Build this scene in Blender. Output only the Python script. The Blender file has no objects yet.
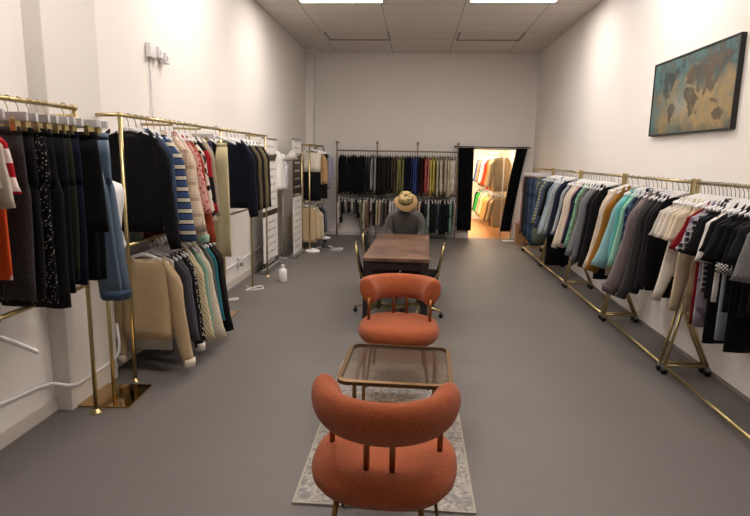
import bpy, math, random
from mathutils import Vector, Matrix, noise
C = bpy.context.scene.collection
PI = math.pi
RND = random.Random(7)

# ------------------------------------------------------------------ materials
def lin(h):
    h = h.lstrip('#'); o = []
    for i in (0, 2, 4):
        c = int(h[i:i+2], 16)/255
        o.append(c/12.92 if c <= .04045 else ((c+.055)/1.055)**2.4)
    return (o[0], o[1], o[2], 1)
MC = {}
class NT:
    def __init__(s, name):
        s.m = bpy.data.materials.new(name); s.m.use_nodes = True
        s.t = s.m.node_tree; s.t.nodes.clear()
        s.out = s.t.nodes.new('ShaderNodeOutputMaterial')
        s.b = s.t.nodes.new('ShaderNodeBsdfPrincipled')
        s.t.links.new(s.b.outputs[0], s.out.inputs[0])
        s.tc = s.t.nodes.new('ShaderNodeTexCoord')
    def n(s, ty, **k):
        x = s.t.nodes.new(ty)
        for a, v in k.items():
            if a in x.inputs: x.inputs[a].default_value = v
            else: setattr(x, a, v)
        return x
    def l(s, a, b): s.t.links.new(a, b)
    def noise(s, scale, detail=3, rough=.6, vec=None):
        x = s.n('ShaderNodeTexNoise'); x.inputs['Scale'].default_value = scale
        x.inputs['Detail'].default_value = detail; x.inputs['Roughness'].default_value = rough
        s.l(vec or s.tc.outputs['Object'], x.inputs['Vector']); return x.outputs[0]
    def ramp(s, fac, stops, interp='LINEAR'):
        r = s.n('ShaderNodeValToRGB'); r.color_ramp.interpolation = interp
        e = r.color_ramp.elements
        while len(e) < len(stops): e.new(.5)
        for k, (p, c) in enumerate(stops):
            e[k].position = p; e[k].color = c if isinstance(c, tuple) else lin(c)
        s.l(fac, r.inputs[0]); return r.outputs[0]
    def mix(s, fac, a, b, mode='MIX'):
        x = s.n('ShaderNodeMixRGB', blend_type=mode)
        for k, v in ((0, fac), (1, a), (2, b)):
            if hasattr(v, 'links'): s.l(v, x.inputs[k])
            else: x.inputs[k].default_value = v if k == 0 or isinstance(v, tuple) else lin(v)
        return x.outputs[0]
    def math(s, op, a, b=None):
        x = s.n('ShaderNodeMath', operation=op)
        for k, v in ((0, a), (1, b)):
            if v is None: continue
            if hasattr(v, 'links'): s.l(v, x.inputs[k])
            else: x.inputs[k].default_value = v
        return x.outputs[0]
    def bump(s, h, st, dist=.01):
        x = s.n('ShaderNodeBump'); x.inputs['Strength'].default_value = st; x.inputs['Distance'].default_value = dist
        s.l(h, x.inputs['Height']); s.l(x.outputs[0], s.b.inputs['Normal'])
    def xyz(s):
        x = s.n('ShaderNodeSeparateXYZ'); s.l(s.tc.outputs['Object'], x.inputs[0]); return x.outputs
    def set(s, col=None, **k):
        if col is not None:
            if hasattr(col, 'links'): s.l(col, s.b.inputs['Base Color'])
            else: s.b.inputs['Base Color'].default_value = col if isinstance(col, tuple) else lin(col)
        for a, v in k.items(): s.b.inputs[a.replace('_', ' ')].default_value = v
        return s.m

def fab(c, pat=None, c2='#ffffff', f=1.0):
    key = ('fab', c, pat, c2, f)
    if key in MC: return MC[key]
    s = NT('fabric'); col = lin(c)
    dk = tuple(v*.72 for v in col[:3])+(1,)
    big = s.noise(9, 3)
    base = s.mix(big, dk, col)
    fine = s.noise(420, 2)
    bstr, h = .25, fine
    if pat == 'stripe':
        z = s.xyz()[2]; fr = s.math('FRACT', s.math('MULTIPLY', z, f))
        base = s.mix(s.ramp(fr, [(0, (0,0,0,1)), (.5, (1,1,1,1))], 'CONSTANT'), base, c2)
    elif pat == 'tristripe':
        z = s.xyz()[2]; fr = s.math('FRACT', s.math('MULTIPLY', z, f))
        base = s.ramp(fr, [(0, c), (.45, '#141419'), (.56, c2), (.88, '#141419'), (.95, c)], 'CONSTANT')
    elif pat == 'plaid':
        o = s.xyz(); a = s.math('FRACT', s.math('MULTIPLY', o[0], f)); b = s.math('FRACT', s.math('MULTIPLY', o[2], f))
        st = [(0, (1,1,1,1)), (.22, (0,0,0,1)), (.3, (.7,.7,.7,1)), (.36, (0,0,0,1))]
        base = s.mix(s.math('MULTIPLY', s.ramp(a, st, 'CONSTANT'), .55), base, c2)
        base = s.mix(s.math('MULTIPLY', s.ramp(b, st, 'CONSTANT'), .55), base, c2)
    elif pat == 'check':
        ck = s.n('ShaderNodeTexChecker'); ck.inputs['Scale'].default_value = f
        s.l(s.tc.outputs['Object'], ck.inputs['Vector'])
        base = s.mix(ck.outputs[1], base, c2)
    elif pat in ('floral', 'glitter'):
        v = s.n('ShaderNodeTexVoronoi'); v.inputs['Scale'].default_value = f
        s.l(s.tc.outputs['Object'], v.inputs['Vector'])
        th = .35 if pat == 'floral' else .2
        base = s.mix(s.ramp(v.outputs[0], [(0, (1,1,1,1)), (th, (1,1,1,1)), (th+.06, (0,0,0,1))]), base, c2)
    elif pat == 'print':
        base = s.mix(s.ramp(s.noise(f, 1), [(.56, (0,0,0,1)), (.6, (1,1,1,1))]), base, c2)
    elif pat == 'heather':
        base = s.mix(s.ramp(s.noise(130, 4), [(.35, (0,0,0,1)), (.65, (1,1,1,1))]), base, c2)
    elif pat == 'denim':
        base = s.mix(s.ramp(s.noise(5, 4), [(.4, (0,0,0,1)), (.7, (1,1,1,1))]), base, c2)
    elif pat in ('knit', 'rib'):
        w = s.n('ShaderNodeTexWave'); w.inputs['Scale'].default_value = f; w.inputs['Distortion'].default_value = 3 if pat == 'knit' else .3
        w.bands_direction = 'DIAGONAL' if pat == 'knit' else 'X'
        s.l(s.tc.outputs['Object'], w.inputs['Vector']); h = w.outputs[1]; bstr = .8
        base = s.mix(s.math('MULTIPLY', h, .25), base, tuple(v*.5 for v in col[:3])+(1,))
    s.bump(h, bstr, .004)
    satin = pat == 'satin'
    MC[key] = s.set(base, Roughness=.42 if satin else .9, Specular_IOR_Level=.5 if satin else .12, Sheen_Weight=0 if satin else .04)
    return MC[key]

def mat(name, c, rough=.5, metal=0., var=.12, scale=12, bump=0., bscale=200, spec=.5, c2=None):
    key = (name, c, rough, metal)
    if key in MC: return MC[key]
    s = NT(name); col = lin(c)
    dk = lin(c2) if c2 else tuple(v*(1-var) for v in col[:3])+(1,)
    base = s.mix(s.noise(scale, 4), dk, col)
    if bump: s.bump(s.noise(bscale, 3), bump, .003)
    MC[key] = s.set(base, Roughness=rough, Metallic=metal, Specular_IOR_Level=spec)
    return MC[key]

GOLD = mat('brushed_gold', '#bfad7d', .33, 1., .15)
GOLDD = mat('antique_brass', '#8a6a3f', .35, 1., .2)
STEEL = mat('dull_brass_pipe', '#a39474', .4, .9, .2)
WHITEP = mat('white_plastic', '#e9e8ea', .4)
BLACKP = mat('black_plastic', '#121213', .4)
GREYM = mat('grey_metal', '#9a9a98', .4, .6)
DKM = mat('dark_metal', '#1c1a19', .45, .4)

def emit(name, c, st):
    s = NT(name); s.b.inputs['Emission Color'].default_value = lin(c); s.b.inputs['Emission Strength'].default_value = st
    g = s.noise(3, 1); s.l(s.ramp(g, [(0, c), (1, c)]), s.b.inputs['Base Color'])
    return s.m

# ------------------------------------------------------------------ mesh builder
class MB:
    def __init__(s): s.v = []; s.f = []; s.sm = []
    def loft(s, rings, cap0=True, cap1=True, closed=True, smooth=True):
        b = len(s.v); n = len(rings[0])
        for r in rings: s.v += [tuple(p) for p in r]
        for i in range(len(rings)-1):
            for j in range(n if closed else n-1):
                k = (j+1) % n
                s.f.append((b+i*n+j, b+i*n+k, b+(i+1)*n+k, b+(i+1)*n+j)); s.sm.append(smooth)
        if cap0: s.f.append(tuple(b+j for j in reversed(range(n)))); s.sm.append(smooth)
        if cap1:
            o = b+(len(rings)-1)*n; s.f.append(tuple(o+j for j in range(n))); s.sm.append(smooth)
        return s
    def box(s, x0, x1, y0, y1, z0, z1, M=None):
        b = len(s.v)
        for z in (z0, z1):
            for x, y in ((x0, y0), (x1, y0), (x1, y1), (x0, y1)):
                p = Vector((x, y, z)); s.v.append(tuple(M @ p if M else p))
        for q in ((3,2,1,0), (4,5,6,7), (0,1,5,4), (1,2,6,5), (2,3,7,6), (3,0,4,7)):
            s.f.append(tuple(b+i for i in q)); s.sm.append(False)
        return s
    def tube(s, pts, r, n=8, cap=True, flat=1.0):
        pts = [Vector(p) for p in pts]; rings = []; up = None
        for i, p in enumerate(pts):
            t = (pts[min(i+1, len(pts)-1)]-pts[max(i-1, 0)]).normalized()
            if up is None:
                up = Vector((0, 0, 1)) if abs(t.z) < .9 else Vector((0, 1, 0))
            a = t.cross(up)
            if a.length < 1e-4: a = t.orthogonal()
            a.normalize(); b = a.cross(t).normalized(); up = b
            rr = r[i] if isinstance(r, (list, tuple)) else r
            rings.append([p+a*rr*math.cos(2*PI*k/n)+b*rr*flat*math.sin(2*PI*k/n) for k in range(n)])
        return s.loft(rings, cap, cap)
    def lathe(s, prof, n=16, c=(0, 0, 0), sx=1, sy=1):
        return s.loft([[(c[0]+r*sx*math.cos(2*PI*k/n), c[1]+r*sy*math.sin(2*PI*k/n), c[2]+z) for k in range(n)] for r, z in prof])
    def ell(s, c, rx, ry, rz, n=12, m=8, M=None):
        rings = []
        for i in range(m+1):
            a = -PI/2+PI*i/m; rr = max(math.cos(a), .02)
            ring = [Vector((rx*rr*math.cos(2*PI*k/n), ry*rr*math.sin(2*PI*k/n), rz*math.sin(a))) for k in range(n)]
            rings.append([Vector(c)+(M @ p if M else p) for p in ring])
        return s.loft(rings)
    def build(s, name, m, parent=None, loc=None, rz=0, bevel=0):
        me = bpy.data.meshes.new(name); me.from_pydata(s.v, [], s.f)
        me.polygons.foreach_set('use_smooth', s.sm); me.materials.append(m); me.update()
        o = bpy.data.objects.new(name, me); C.objects.link(o)
        if parent: o.parent = parent
        if loc: o.location = loc
        if rz: o.rotation_euler = (0, 0, rz)
        if bevel:
            b = o.modifiers.new('bevel', 'BEVEL'); b.width = bevel; b.segments = 2; b.limit_method = 'ANGLE'; b.angle_limit = .7
        return o
def tag(o, label, cat, group=None, kind=None):
    o['label'] = label; o['category'] = cat
    if group: o['group'] = group
    if kind: o['kind'] = kind
    return o
def thing(name, label, cat, loc=(0, 0, 0), rz=0, group=None):
    o = bpy.data.objects.new(name, None); C.objects.link(o); o.empty_display_size = .05
    o.location = loc; o.rotation_euler = (0, 0, rz); return tag(o, label, cat, group)
def struct(name, mb, m, parent=None, bevel=0):
    o = mb.build(name, m, parent, bevel=bevel)
    if not parent: o['kind'] = 'structure'
    return o
def copytree(root, loc, rz, label, group=None):
    r = root.copy(); C.objects.link(r); r.location = loc; r.rotation_euler = (0, 0, rz); r['label'] = label
    if group: r['group'] = group
    for ch in list(root.children):
        c = ch.copy(); C.objects.link(c); c.parent = r
        for g in ch.children:
            d = g.copy(); C.objects.link(d); d.parent = c
    return r

# ------------------------------------------------------------------ the room
XL, XR, YB, YN, ZC = -2.36, 2.45, 12.35, -1.6, 3.85
def wall_mat(name, c, gloss=.45):
    s = NT(name); col = lin(c)
    base = s.mix(s.noise(.8, 4), tuple(v*.93 for v in col[:3])+(1,), col)
    s.bump(s.noise(5, 4), .12, .02)
    return s.set(base, Roughness=gloss, Specular_IOR_Level=.35)
WALL = wall_mat('wall_paint', '#ece7e3'); WALLB = wall_mat('wall_paint_back', '#ece7e3', .6)
PILL = wall_mat('pillar_paint', '#ddd8d3', .6)
def floor_mat():
    s = NT('painted_floor')
    base = s.mix(s.noise(1.3, 5), '#625e5c', '#716d6a')
    base = s.mix(s.math('MULTIPLY', s.noise(40, 4), .25), base, '#595553')
    s.bump(s.noise(30, 4), .08, .005)
    return s.set(base, Roughness=.5, Specular_IOR_Level=.35)
FLOOR = floor_mat()
def ceil_mat():
    s = NT('ceiling_tile'); o = s.xyz()
    def lines(v, period, off, w):
        fr = s.math('FRACT', s.math('MULTIPLY', s.math('ADD', v, off), 1/period))
        return s.ramp(fr, [(0, (1,1,1,1)), (w/period, (0,0,0,1))], 'CONSTANT')
    g = s.math('MAXIMUM', lines(o[0], 1.18, .58+1.18*3, .018), lines(o[1], .61, .01+6.1, .016))
    base = s.mix(s.noise(90, 4), '#d3cbc5', '#e0d9d3')
    base = s.mix(s.math('MULTIPLY', g, .5), base, '#6d655f')
    s.bump(s.noise(220, 3), .2, .003)
    return s.set(base, Roughness=.9, Specular_IOR_Level=.1)
struct('floor', MB().box(XL-.1, XR+.1, YN, YB+.02, -.1, 0), FLOOR)
struct('ceiling', MB().box(XL-.1, XR+.1, YN, YB+.1, ZC, ZC+.1), ceil_mat())
struct('wall_left', MB().box(XL-.1, XL, YN, YB+.1, 0, ZC), WALL)
struct('wall_right', MB().box(XR, XR+.1, YN, YB+.1, 0, ZC), WALL)
struct('wall_near', MB().box(XL-.1, XR+.1, YN-.1, YN, 0, ZC), WALL)
DX0, DX1, DZ = 1.16, 2.09, 1.9
struct('wall_back', MB().box(XL, DX0, YB, YB+.12, 0, ZC).box(DX1, XR, YB, YB+.12, 0, ZC).box(DX0, DX1, YB, YB+.12, DZ, ZC), WALLB)
struct('trim_1', MB().box(XL, -2.24, 3.38, 3.97, 0, ZC), PILL, bevel=.004)      # pillar
struct('trim_2', MB().box(XL, -2.2, YB-.28, YB, 0, ZC-.06).box(XL, -2.1, YB-.4, YB, ZC-.06, ZC), WALLB, bevel=.004)   # corner column
BB = wall_mat('baseboard_paint', '#cfc8c1', .5)
struct('baseboard_left', MB().box(XL, XL+.015, YN, 3.38, 0, .09).box(XL, XL+.015, 3.97, YB-.28, 0, .09), BB)
struct('baseboard_right', MB().box(XR-.012, XR, YN, YB, 0, .03), mat('base_strip_grey', '#7d7670', .7))
struct('baseboard_back', MB().box(-2.2, DX0-.06, YB-.015, YB, 0, .07), BB)
# door frame
struct('trim_3', MB().box(DX0-.05, DX0, YB-.02, YB+.14, 0, DZ).box(DX1, DX1+.05, YB-.02, YB+.14, 0, DZ).box(DX0-.05, DX1+.05, YB-.02, YB+.14, DZ, DZ+.05), wall_mat('door_frame_paint', '#e4dcd2', .5), bevel=.003)
# ceiling light panels
LENS = emit('light_lens', '#fff4ea', 13.5); LF = mat('light_frame', '#d8d4d0', .5)
def light(x, y, label):
    t = thing('ceiling_light', label, 'light', (x, y, ZC), 0, 'fluorescent panels in the drop ceiling')
    MB().box(-.6, .6, -.31, -.28, -.015, 0).box(-.6, .6, .28, .31, -.015, 0).box(-.6, -.57, -.28, .28, -.015, 0).box(.57, .6, -.28, .28, -.015, 0).build('frame', LF, t)
    MB().box(-.57, .57, -.28, .28, -.008, 0).build('diffuser', LENS, t)
light(-1.12, 8.12, 'bright fluorescent ceiling panel at the top edge, left one'); light(1.25, 8.12, 'bright fluorescent ceiling panel at the top edge, right one')
for y in (5.7, 2.75):
    for x, w in ((-1.17, 'left'), (1.24, 'right')): light(x, y, f'fluorescent ceiling panel {"above the work table" if y > 5 else "above the coffee table"}, {w} one')
for x, w in ((-1.12, 'left'), (1.22, 'right')):
    t = thing('ceiling_panel', f'unlit recessed ceiling panel near the back wall, {w} one', 'ceiling panel', (x, 10.65, ZC), 0, 'unlit ceiling panels')
    MB().box(-.57, .57, .28, .31, -.03, 0).box(-.57, -.54, -.28, .28, -.03, 0).box(.54, .57, -.28, .28, -.03, 0).build('frame', mat('panel_frame', '#9c938c', .7), t)
    MB().box(-.54, .54, -.29, .28, -.008, 0).build('panel_board', mat('panel_board', '#d8d0ca', .85), t)

# the room behind the doorway
WOODF = None
def wood_floor():
    s = NT('wood_planks'); o = s.xyz()
    br = s.n('ShaderNodeTexBrick'); br.inputs['Scale'].default_value = 1; br.inputs['Brick Width'].default_value = 1.2; br.inputs['Row Height'].default_value = .12
    br.inputs['Mortar Size'].default_value = .004; br.inputs['Color1'].default_value = lin('#b9875a'); br.inputs['Color2'].default_value = lin('#c99a6b'); br.inputs['Mortar'].default_value = lin('#7a5334')
    mp = s.n('ShaderNodeMapping'); mp.inputs['Rotation'].default_value = (0, 0, PI/2); s.l(s.tc.outputs['Object'], mp.inputs[0]); s.l(mp.outputs[0], br.inputs['Vector'])
    base = s.mix(s.math('MULTIPLY', s.noise(14, 4), .3), br.outputs[0], '#a06f42')
    return s.set(base, Roughness=.4)
BRW = wall_mat('stockroom_paint', '#ece2d0', .6)
struct('floor_stockroom', MB().box(.3, 2.62, YB+.02, 16.5, -.1, 0), wood_floor())
struct('wall_stockroom_right', MB().box(2.52, 2.62, YB+.12, 16.5, 0, 2.7), BRW)
struct('wall_stockroom_left', MB().box(.3, .4, YB+.12, 16.5, 0, 2.7), BRW)
struct('wall_stockroom_back', MB().box(.3, 2.62, 16.5, 16.6, 0, 2.7), BRW)
struct('ceiling_stockroom', MB().box(.3, 2.62, YB+.12, 16.6, 2.7, 2.8), BRW)
t = thing('ceiling_lamp', 'warm ceiling lamp lighting the stockroom behind the curtains', 'lamp', (1.2, 14.2, 2.7))
MB().box(-.5, .5, -.8, .8, -.06, -.02).build('diffuser', emit('warm_lens', '#ffe8cc', 20), t)
MB().box(-.53, .53, -.83, .83, -.02, 0).build('housing', LF, t)

# ------------------------------------------------------------------ garments
def ring_body(z, w, t, n, amp, ph, freq, front_dip=0, cx=0, cy=0):
    r = []
    for k in range(n):
        a = 2*PI*k/n; ca, sa = math.cos(a), math.sin(a)
        x = w*math.copysign(abs(ca)**.8, ca); u = x/max(w, .001)
        y = t*math.copysign(abs(sa)**.7, sa)+amp*(math.sin(freq*u+ph)+.5*math.sin(freq*2.3*u+1.7*ph))
        zz = z-(front_dip*(1-u*u) if sa < 0 else 0)
        r.append((cx+x, cy+y, zz))
    return r
def sleeve_mb(side, sw, sl, w0, w1, t, flare, rnd, nring=9):
    mb = MB(); rings = []; x0 = sw-.035
    sway = rnd.uniform(-.008, .008); k1 = rnd.uniform(.2, .5)
    for i in range(nring+1):
        u = i/nring
        # starts sideways out of the shoulder, bends to hang down
        bend = min(1, u*3.5)
        x = x0+.05*math.sin(bend*PI/2)+flare*u*u*.9+.012*math.sin(3*u+k1*6)
        z = -.152-sl*u+.02*math.sin(bend*PI)*.5
        ang = (1-bend)*.9-flare*1.6*u
        rad = w0+(w1-w0)*u+.006*math.sin(9*u+6*k1)
        ty = min(t*1.05, rad)
        ring = []
        for k in range(10):
            a = 2*PI*k/10
            dx = rad*math.cos(a); dy = ty*math.sin(a)*(1+.12*math.sin(7*u+k))
            ring.append((side*(x+dx*math.cos(ang)), dy+sway*u*2, z-dx*math.sin(ang)*-1*(-1)))
        rings.append(ring if side > 0 else ring[::-1])
    return mb.loft(rings)
def garment(name, label, cat, loc, rz, m, L=.7, sl=.55, sw=.2, bw=.185, hem=None, t=.025, neck=.1, flare=(.05, .05), w0=.06, w1=.045, collar=None, cm=None, sm=None, cuff=None, hood=False, group=None, dip=.04, fold=1.0, seed=None, lower=None, lz=0, parts=True, smooth_z=0):
    rnd = random.Random(seed if seed is not None else hash((round(loc[0], 3), round(loc[1], 3), round(loc[2], 2))) & 0xffff)
    root = thing(name, label, cat, loc, rz, group); hem = hem or bw*1.03
    ph = rnd.uniform(0, 6); fr = rnd.uniform(3.5, 6); n = 22 if parts else 16
    lv = [(-.112, neck, t*.55, 0, dip), (-.126, neck+.035, t*.7, 0, dip*.3), (-.15, sw-.02, t*.85, .0, 0), (-.168, sw, t*.9, .1, 0), (-.2, sw*.99, t, .2, 0), (-.27, bw, t, .35, 0)]
    m2 = 7 if parts else 4
    for i in range(1, m2+1):
        u = i/m2; lv.append((-.27-(L-.27)*u, bw+(hem-bw)*u, t*(1+.15*u), .35+.65*u, 0))
    rings = [ring_body(z, w, th, n, t*.34*fold*a, ph, fr, d) for z, w, th, a, d in lv]
    if lower:
        k = min(range(len(lv)), key=lambda i: abs(lv[i][0]-lz))
        MB().loft(rings[:k+1]).build('bodice', m, root)
        MB().loft(rings[k:]).build('skirt', lower, root)
    else: MB().loft(rings).build('body', m, root)
    if sl:
        for side in (-1, 1):
            o = sleeve_mb(side, sw, sl, w0, w1, t*.85, flare[0 if side < 0 else 1], rnd).build('sleeve', sm or m, root)
            if cuff:
                me = o.data; vs = [v.co for v in me.vertices]; n10 = 10; N = len(vs)//n10
                last = [vs[(N-1)*n10+k] for k in range(n10)]; cen = sum(last, Vector())/n10
                MB().loft([[cen+(p-cen)*1.06+Vector((0, 0, dz)) for p in last] for dz in (.05, .02, -.012)]).build('cuff', cuff, o)
    if parts and collar:
        c2 = cm or m; rg = ring_body(-.11, neck, t*.6, 20, 0, 0, 1, dip)
        if collar == 'crew':
            MB().tube([Vector(p) for p in rg]+[Vector(rg[0])], .007, 6).build('neckband', c2, root)
        else:
            top = [(x*.93, y*1.1, z+.03) for x, y, z in rg]; mid = [(x*1.0, y*1.25, z+.02) for x, y, z in rg]; out = [(x*1.16, y*1.35, z-.022-(.02 if y < 0 else 0)) for x, y, z in rg]
            MB().loft([rg, top, mid, out], False, False).build('collar', c2, root)
            if collar == 'shirt':
                zs = [-.155-dip, -.3, -.5, -(L-.01)]
                def yf(z):
                    return -t*1.04-t*.2*min(1, max(0, (-z-.2)/(L-.2)))
                MB().loft([[(-.012, yf(z), z), (.012, yf(z), z), (.012, yf(z)+.004, z), (-.012, yf(z)+.004, z)] for z in zs]).build('placket', c2, root)
    if hood:
        MB().ell((0, t*.9, -.165), .1, t*.9, .085, 12, 8).build('hood', cm or m, root)
    return root
def trousers(name, label, loc, rz, m, L=1.0, w=.19, leg=.1, hemw=.085, t=.028, wm=None, group=None, parts=True, cuff=None, cat='trousers', z0=-.145, stripe=None, folded=False, cx=0, lean=0, seed=None):
    rnd = random.Random(seed if seed is not None else hash((round(loc[0], 3), round(loc[1], 3))) & 0xffff)
    root = thing(name, label, cat, loc, rz, group); ph = rnd.uniform(0, 6)
    MB().loft([ring_body(z0, w*.96, t*.7, 18, t*.1, ph, 4, 0, cx), ring_body(z0-.04, w, t*.8, 18, t*.15, ph, 4, 0, cx)]).build('waistband', wm or m, root)
    MB().loft([ring_body(z0-.04, w*.99, t*.78, 18, t*.15, ph, 4, 0, cx), ring_body(z0-.13, w*1.03, t, 18, t*.2, ph, 4, 0, cx), ring_body(z0-.25, w*1.05, t*1.05, 18, t*.25, ph, 4, 0, cx), ring_body(z0-.3, w*1.04, t*1.0, 18, t*.2, ph, 4, 0, cx)]).build('hips', m, root)
    for s in (-1, 1):
        p2 = ph+s; rings = []
        for i in range(8):
            u = i/7; z = z0-.23-(L+z0-.23)*u
            wl = leg+(hemw-leg)*u
            rings.append(ring_body(z, wl*(.8 if i == 0 else 1), t*(.5 if i == 0 else .92-.05*u), 14, t*.3*min(1, u*2), p2+u, 4, 0, cx+lean*u+(.012*s if folded else s*(w*.52+.006*math.sin(4*u+ph))), s*t*.9 if folded else 0))
        o = MB().loft(rings).build('leg', m, root)
        if cuff:
            MB().loft([ring_body(z0-.23-(L+z0-.23)+dz, hemw*k, t*1.0, 14, t*.3, p2+1, 4, 0, cx+lean+(.012*s if folded else s*(w*.52+.006*math.sin(4+ph))), s*t*.9 if folded else 0) for dz, k in ((.05, 1.03), (.02, .9), (-.012, .86))]).build('cuff', cuff, o)
    return root
def skirt(name, label, loc, rz, m, L=1.2, w=.12, hem=.16, t=.03, group=None, z0=-.145, cat='skirt', fold=1.):
    rnd = random.Random(hash((round(loc[0], 3), round(loc[1], 3))) & 0xffff); ph = rnd.uniform(0, 6)
    root = thing(name, label, cat, loc, rz, group)
    MB().loft([ring_body(z0, w*.97, t*.6, 18, 0, 0, 4), ring_body(z0-.04, w, t*.7, 18, t*.1, ph, 5)]).build('waistband', m, root)
    MB().loft([ring_body(z0-.04-(L+z0-.04)*u, w+(hem-w)*u**.7, t*(.7+.4*u), 26, t*.5*u*fold, ph, 7) for u in [i/8 for i in range(9)]]).build('panel', m, root)
    return root

# hangers: origin at the rail centre
HP = {}
def hook_pts(r=.017, drop=.075):
    p = [(r*1.0*math.cos(a), 0, r*math.sin(a)) for a in [math.radians(d) for d in range(-20, 181, 20)]]
    p = [(x, 0, z) for x, _, z in p]; p += [(-r, 0, -.006), (-.004, 0, -.035), (0, 0, -drop)]
    return p
def hanger(kind, loc, rz, label, group, hookrot=True):
    if kind not in HP:
        r = thing('coat_hanger', label, 'hanger', loc, rz, group)
        hk = WHITEP if kind in ('white',) else (GOLD if kind != 'black' else BLACKP)
        hp = hook_pts()
        # the hook lies across the rail: rail runs along local y
        MB().tube(hp, .0025 if kind != 'white' else .003, 5).build('hook', GREYM if kind == 'white' else hk, r)
        if kind in ('white', 'black'):
            m = WHITEP if kind == 'white' else BLACKP
            for s in (-1, 1):
                rings = []
                for i in range(8):
                    u = i/7; x = s*.195*u; z = -.078-.068*u**1.25; h = .024-.006*u; ty = .0075
                    rings.append([(x, -ty, z-h), (x, ty, z-h), (x, ty*1.0, z), (x, 0, z+.005), (x, -ty, z)])
                MB().loft(rings if s > 0 else [q[::-1] for q in rings]).build('arm', m, r)
        else:
            MB().box(-.215, .215, -.009, .009, -.118, -.075).build('bar', mat('velvet_grey', '#c9c7c9', .6), r, bevel=.003)
            for s in (-1, 1):
                MB().box(s*.15-.016, s*.15+.016, -.018, .018, -.165, -.112).tube([(s*.15, -.02, -.112), (s*.15, .02, -.112)], .011, 8).build('clip', GOLD, r, bevel=.002)
        HP[kind] = r; return r
    return copytree(HP[kind], loc, rz, label, group)

def cap(s, n=16):
    w = s.split(); return ' '.join(w[:n])

def hang(kind, loc, rz, desc, group, hgroup, hk='white', where='', **k):
    """a garment of one kind on its hanger"""
    label = f'{desc} {where}'.strip()
    fn = {'top': garment, 'trousers': trousers, 'skirt': skirt}[kind]
    g = fn(k.pop('name'), label, loc=loc, rz=rz, group=group, **k)
    if hk: hanger(hk, loc, rz, cap(f'{dict(white="white plastic", black="black plastic", clip="pale clip")[hk]} hanger holding the {desc} {where}'), hgroup)
    return g

# --- rails and racks -------------------------------------------------------
def flange(mb, x, y, r=.035): mb.lathe([(r, .0005), (r, .008), (r*.5, .014), (.016, .03)], 16, (x, y, 0)); return mb
def pipe(mb, a, b, r=.0135, n=10): mb.tube([a, b], r, n); return mb
def joint(mb, p, r=.02): mb.ell(p, r, r, r, 10, 6); return mb

RX = -2.07; RZ = 1.96
t = thing('clothes_rack', 'gold pipe wall rack nearest the camera on the left holding trousers', 'clothes rack', (RX, 3.37, 0))
def rel(t): L = t.location; return lambda x, y, z: (x-L.x, y-L.y, z-L.z)
q = rel(t)
pipe(MB(), q(RX, 2.2, RZ), q(RX, 3.37, RZ)).build('rail', GOLD, t)
pipe(MB(), q(RX, 3.37, .01), q(RX, 3.37, RZ+.0)).build('post', GOLD, t)
flange(MB(), 0, 0, .04).build('foot', GOLD, t)
pipe(MB(), q(RX, 2.28, .01), q(RX, 2.28, RZ)).build('post', GOLD, t)
flange(MB(), 0, 2.28-3.37, .04).build('foot', GOLD, t)
joint(MB(), q(RX, 3.37, RZ)).build('elbow', GOLD, t)
pipe(MB(), q(RX, 3.35, RZ-.05), q(XL+.01, 3.35, RZ-.05)).build('wall_brace', GOLD, t)
pipe(MB(), q(RX, 2.28, .87), q(RX, 3.37, .87)).build('lower_rail', GOLD, t)
pipe(MB(), q(RX, 3.35, .95), q(XL+.01, 3.35, .95)).build('wall_brace', GOLD, t)
hanger('white', (RX+.02, 2.56, .87), 0, 'empty white hanger on the lower rail at the left edge', 'spare hangers')

t = thing('clothes_rack', 'two-level gold pipe wall rack in the middle of the left wall', 'clothes rack', (RX, 3.9, 0)); q = rel(t)
pipe(MB(), q(RX, 3.9, RZ), q(RX, 5.95, RZ)).build('rail', GOLD, t)
pipe(MB(), q(RX, 3.9, 1.04), q(RX, 5.75, 1.04)).build('lower_rail', GOLD, t)
pipe(MB(), (0, 0, .01), (0, 0, RZ), .015).build('post', GOLD, t); flange(MB(), 0, 0).build('foot', GOLD, t)
joint(MB(), (0, 0, RZ)).build('tee', GOLD, t)
pipe(MB(), (0, 0, RZ+.0), (XL-RX+.0+.02, 0, RZ+.0)).build('wall_brace', GOLD, t)
pipe(MB(), q(RX, 5.95, .01), q(RX, 5.95, RZ)).build('post', GOLD, t); joint(MB(), q(RX, 5.95, RZ)).build('tee', GOLD, t)
for y in (4.75, 5.4):
    pipe(MB(), q(RX, y, RZ-.02), q(XL+.02, y, RZ-.02), .011).build('wall_brace', GOLD, t)

t = thing('clothes_rack', 'gold pipe wall rack of dark sweaters beyond the cream skirt', 'clothes rack', (RX, 6.05, 0)); q = rel(t)
pipe(MB(), q(RX, 6.0, RZ), q(RX, 7.78, RZ)).build('rail', GOLD, t)
for y in (7.0, 7.74):
    pipe(MB(), q(RX, y, .01), q(RX, y, RZ), .012).build('post', GOLD, t); flange(MB(), 0, y-6.05, .03).build('foot', GOLD, t)
pipe(MB(), q(RX, 6.05, 1.04), q(RX, 7.0, 1.04), .012).build('lower_rail', GOLD, t)
pipe(MB(), q(RX, 6.98, 1.1), q(XL+.02, 6.98, 1.1), .012).build('wall_brace', GOLD, t)
pipe(MB(), q(RX, 7.74, RZ), q(XL+.02, 7.74, RZ), .012).build('wall_brace', GOLD, t)

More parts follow.
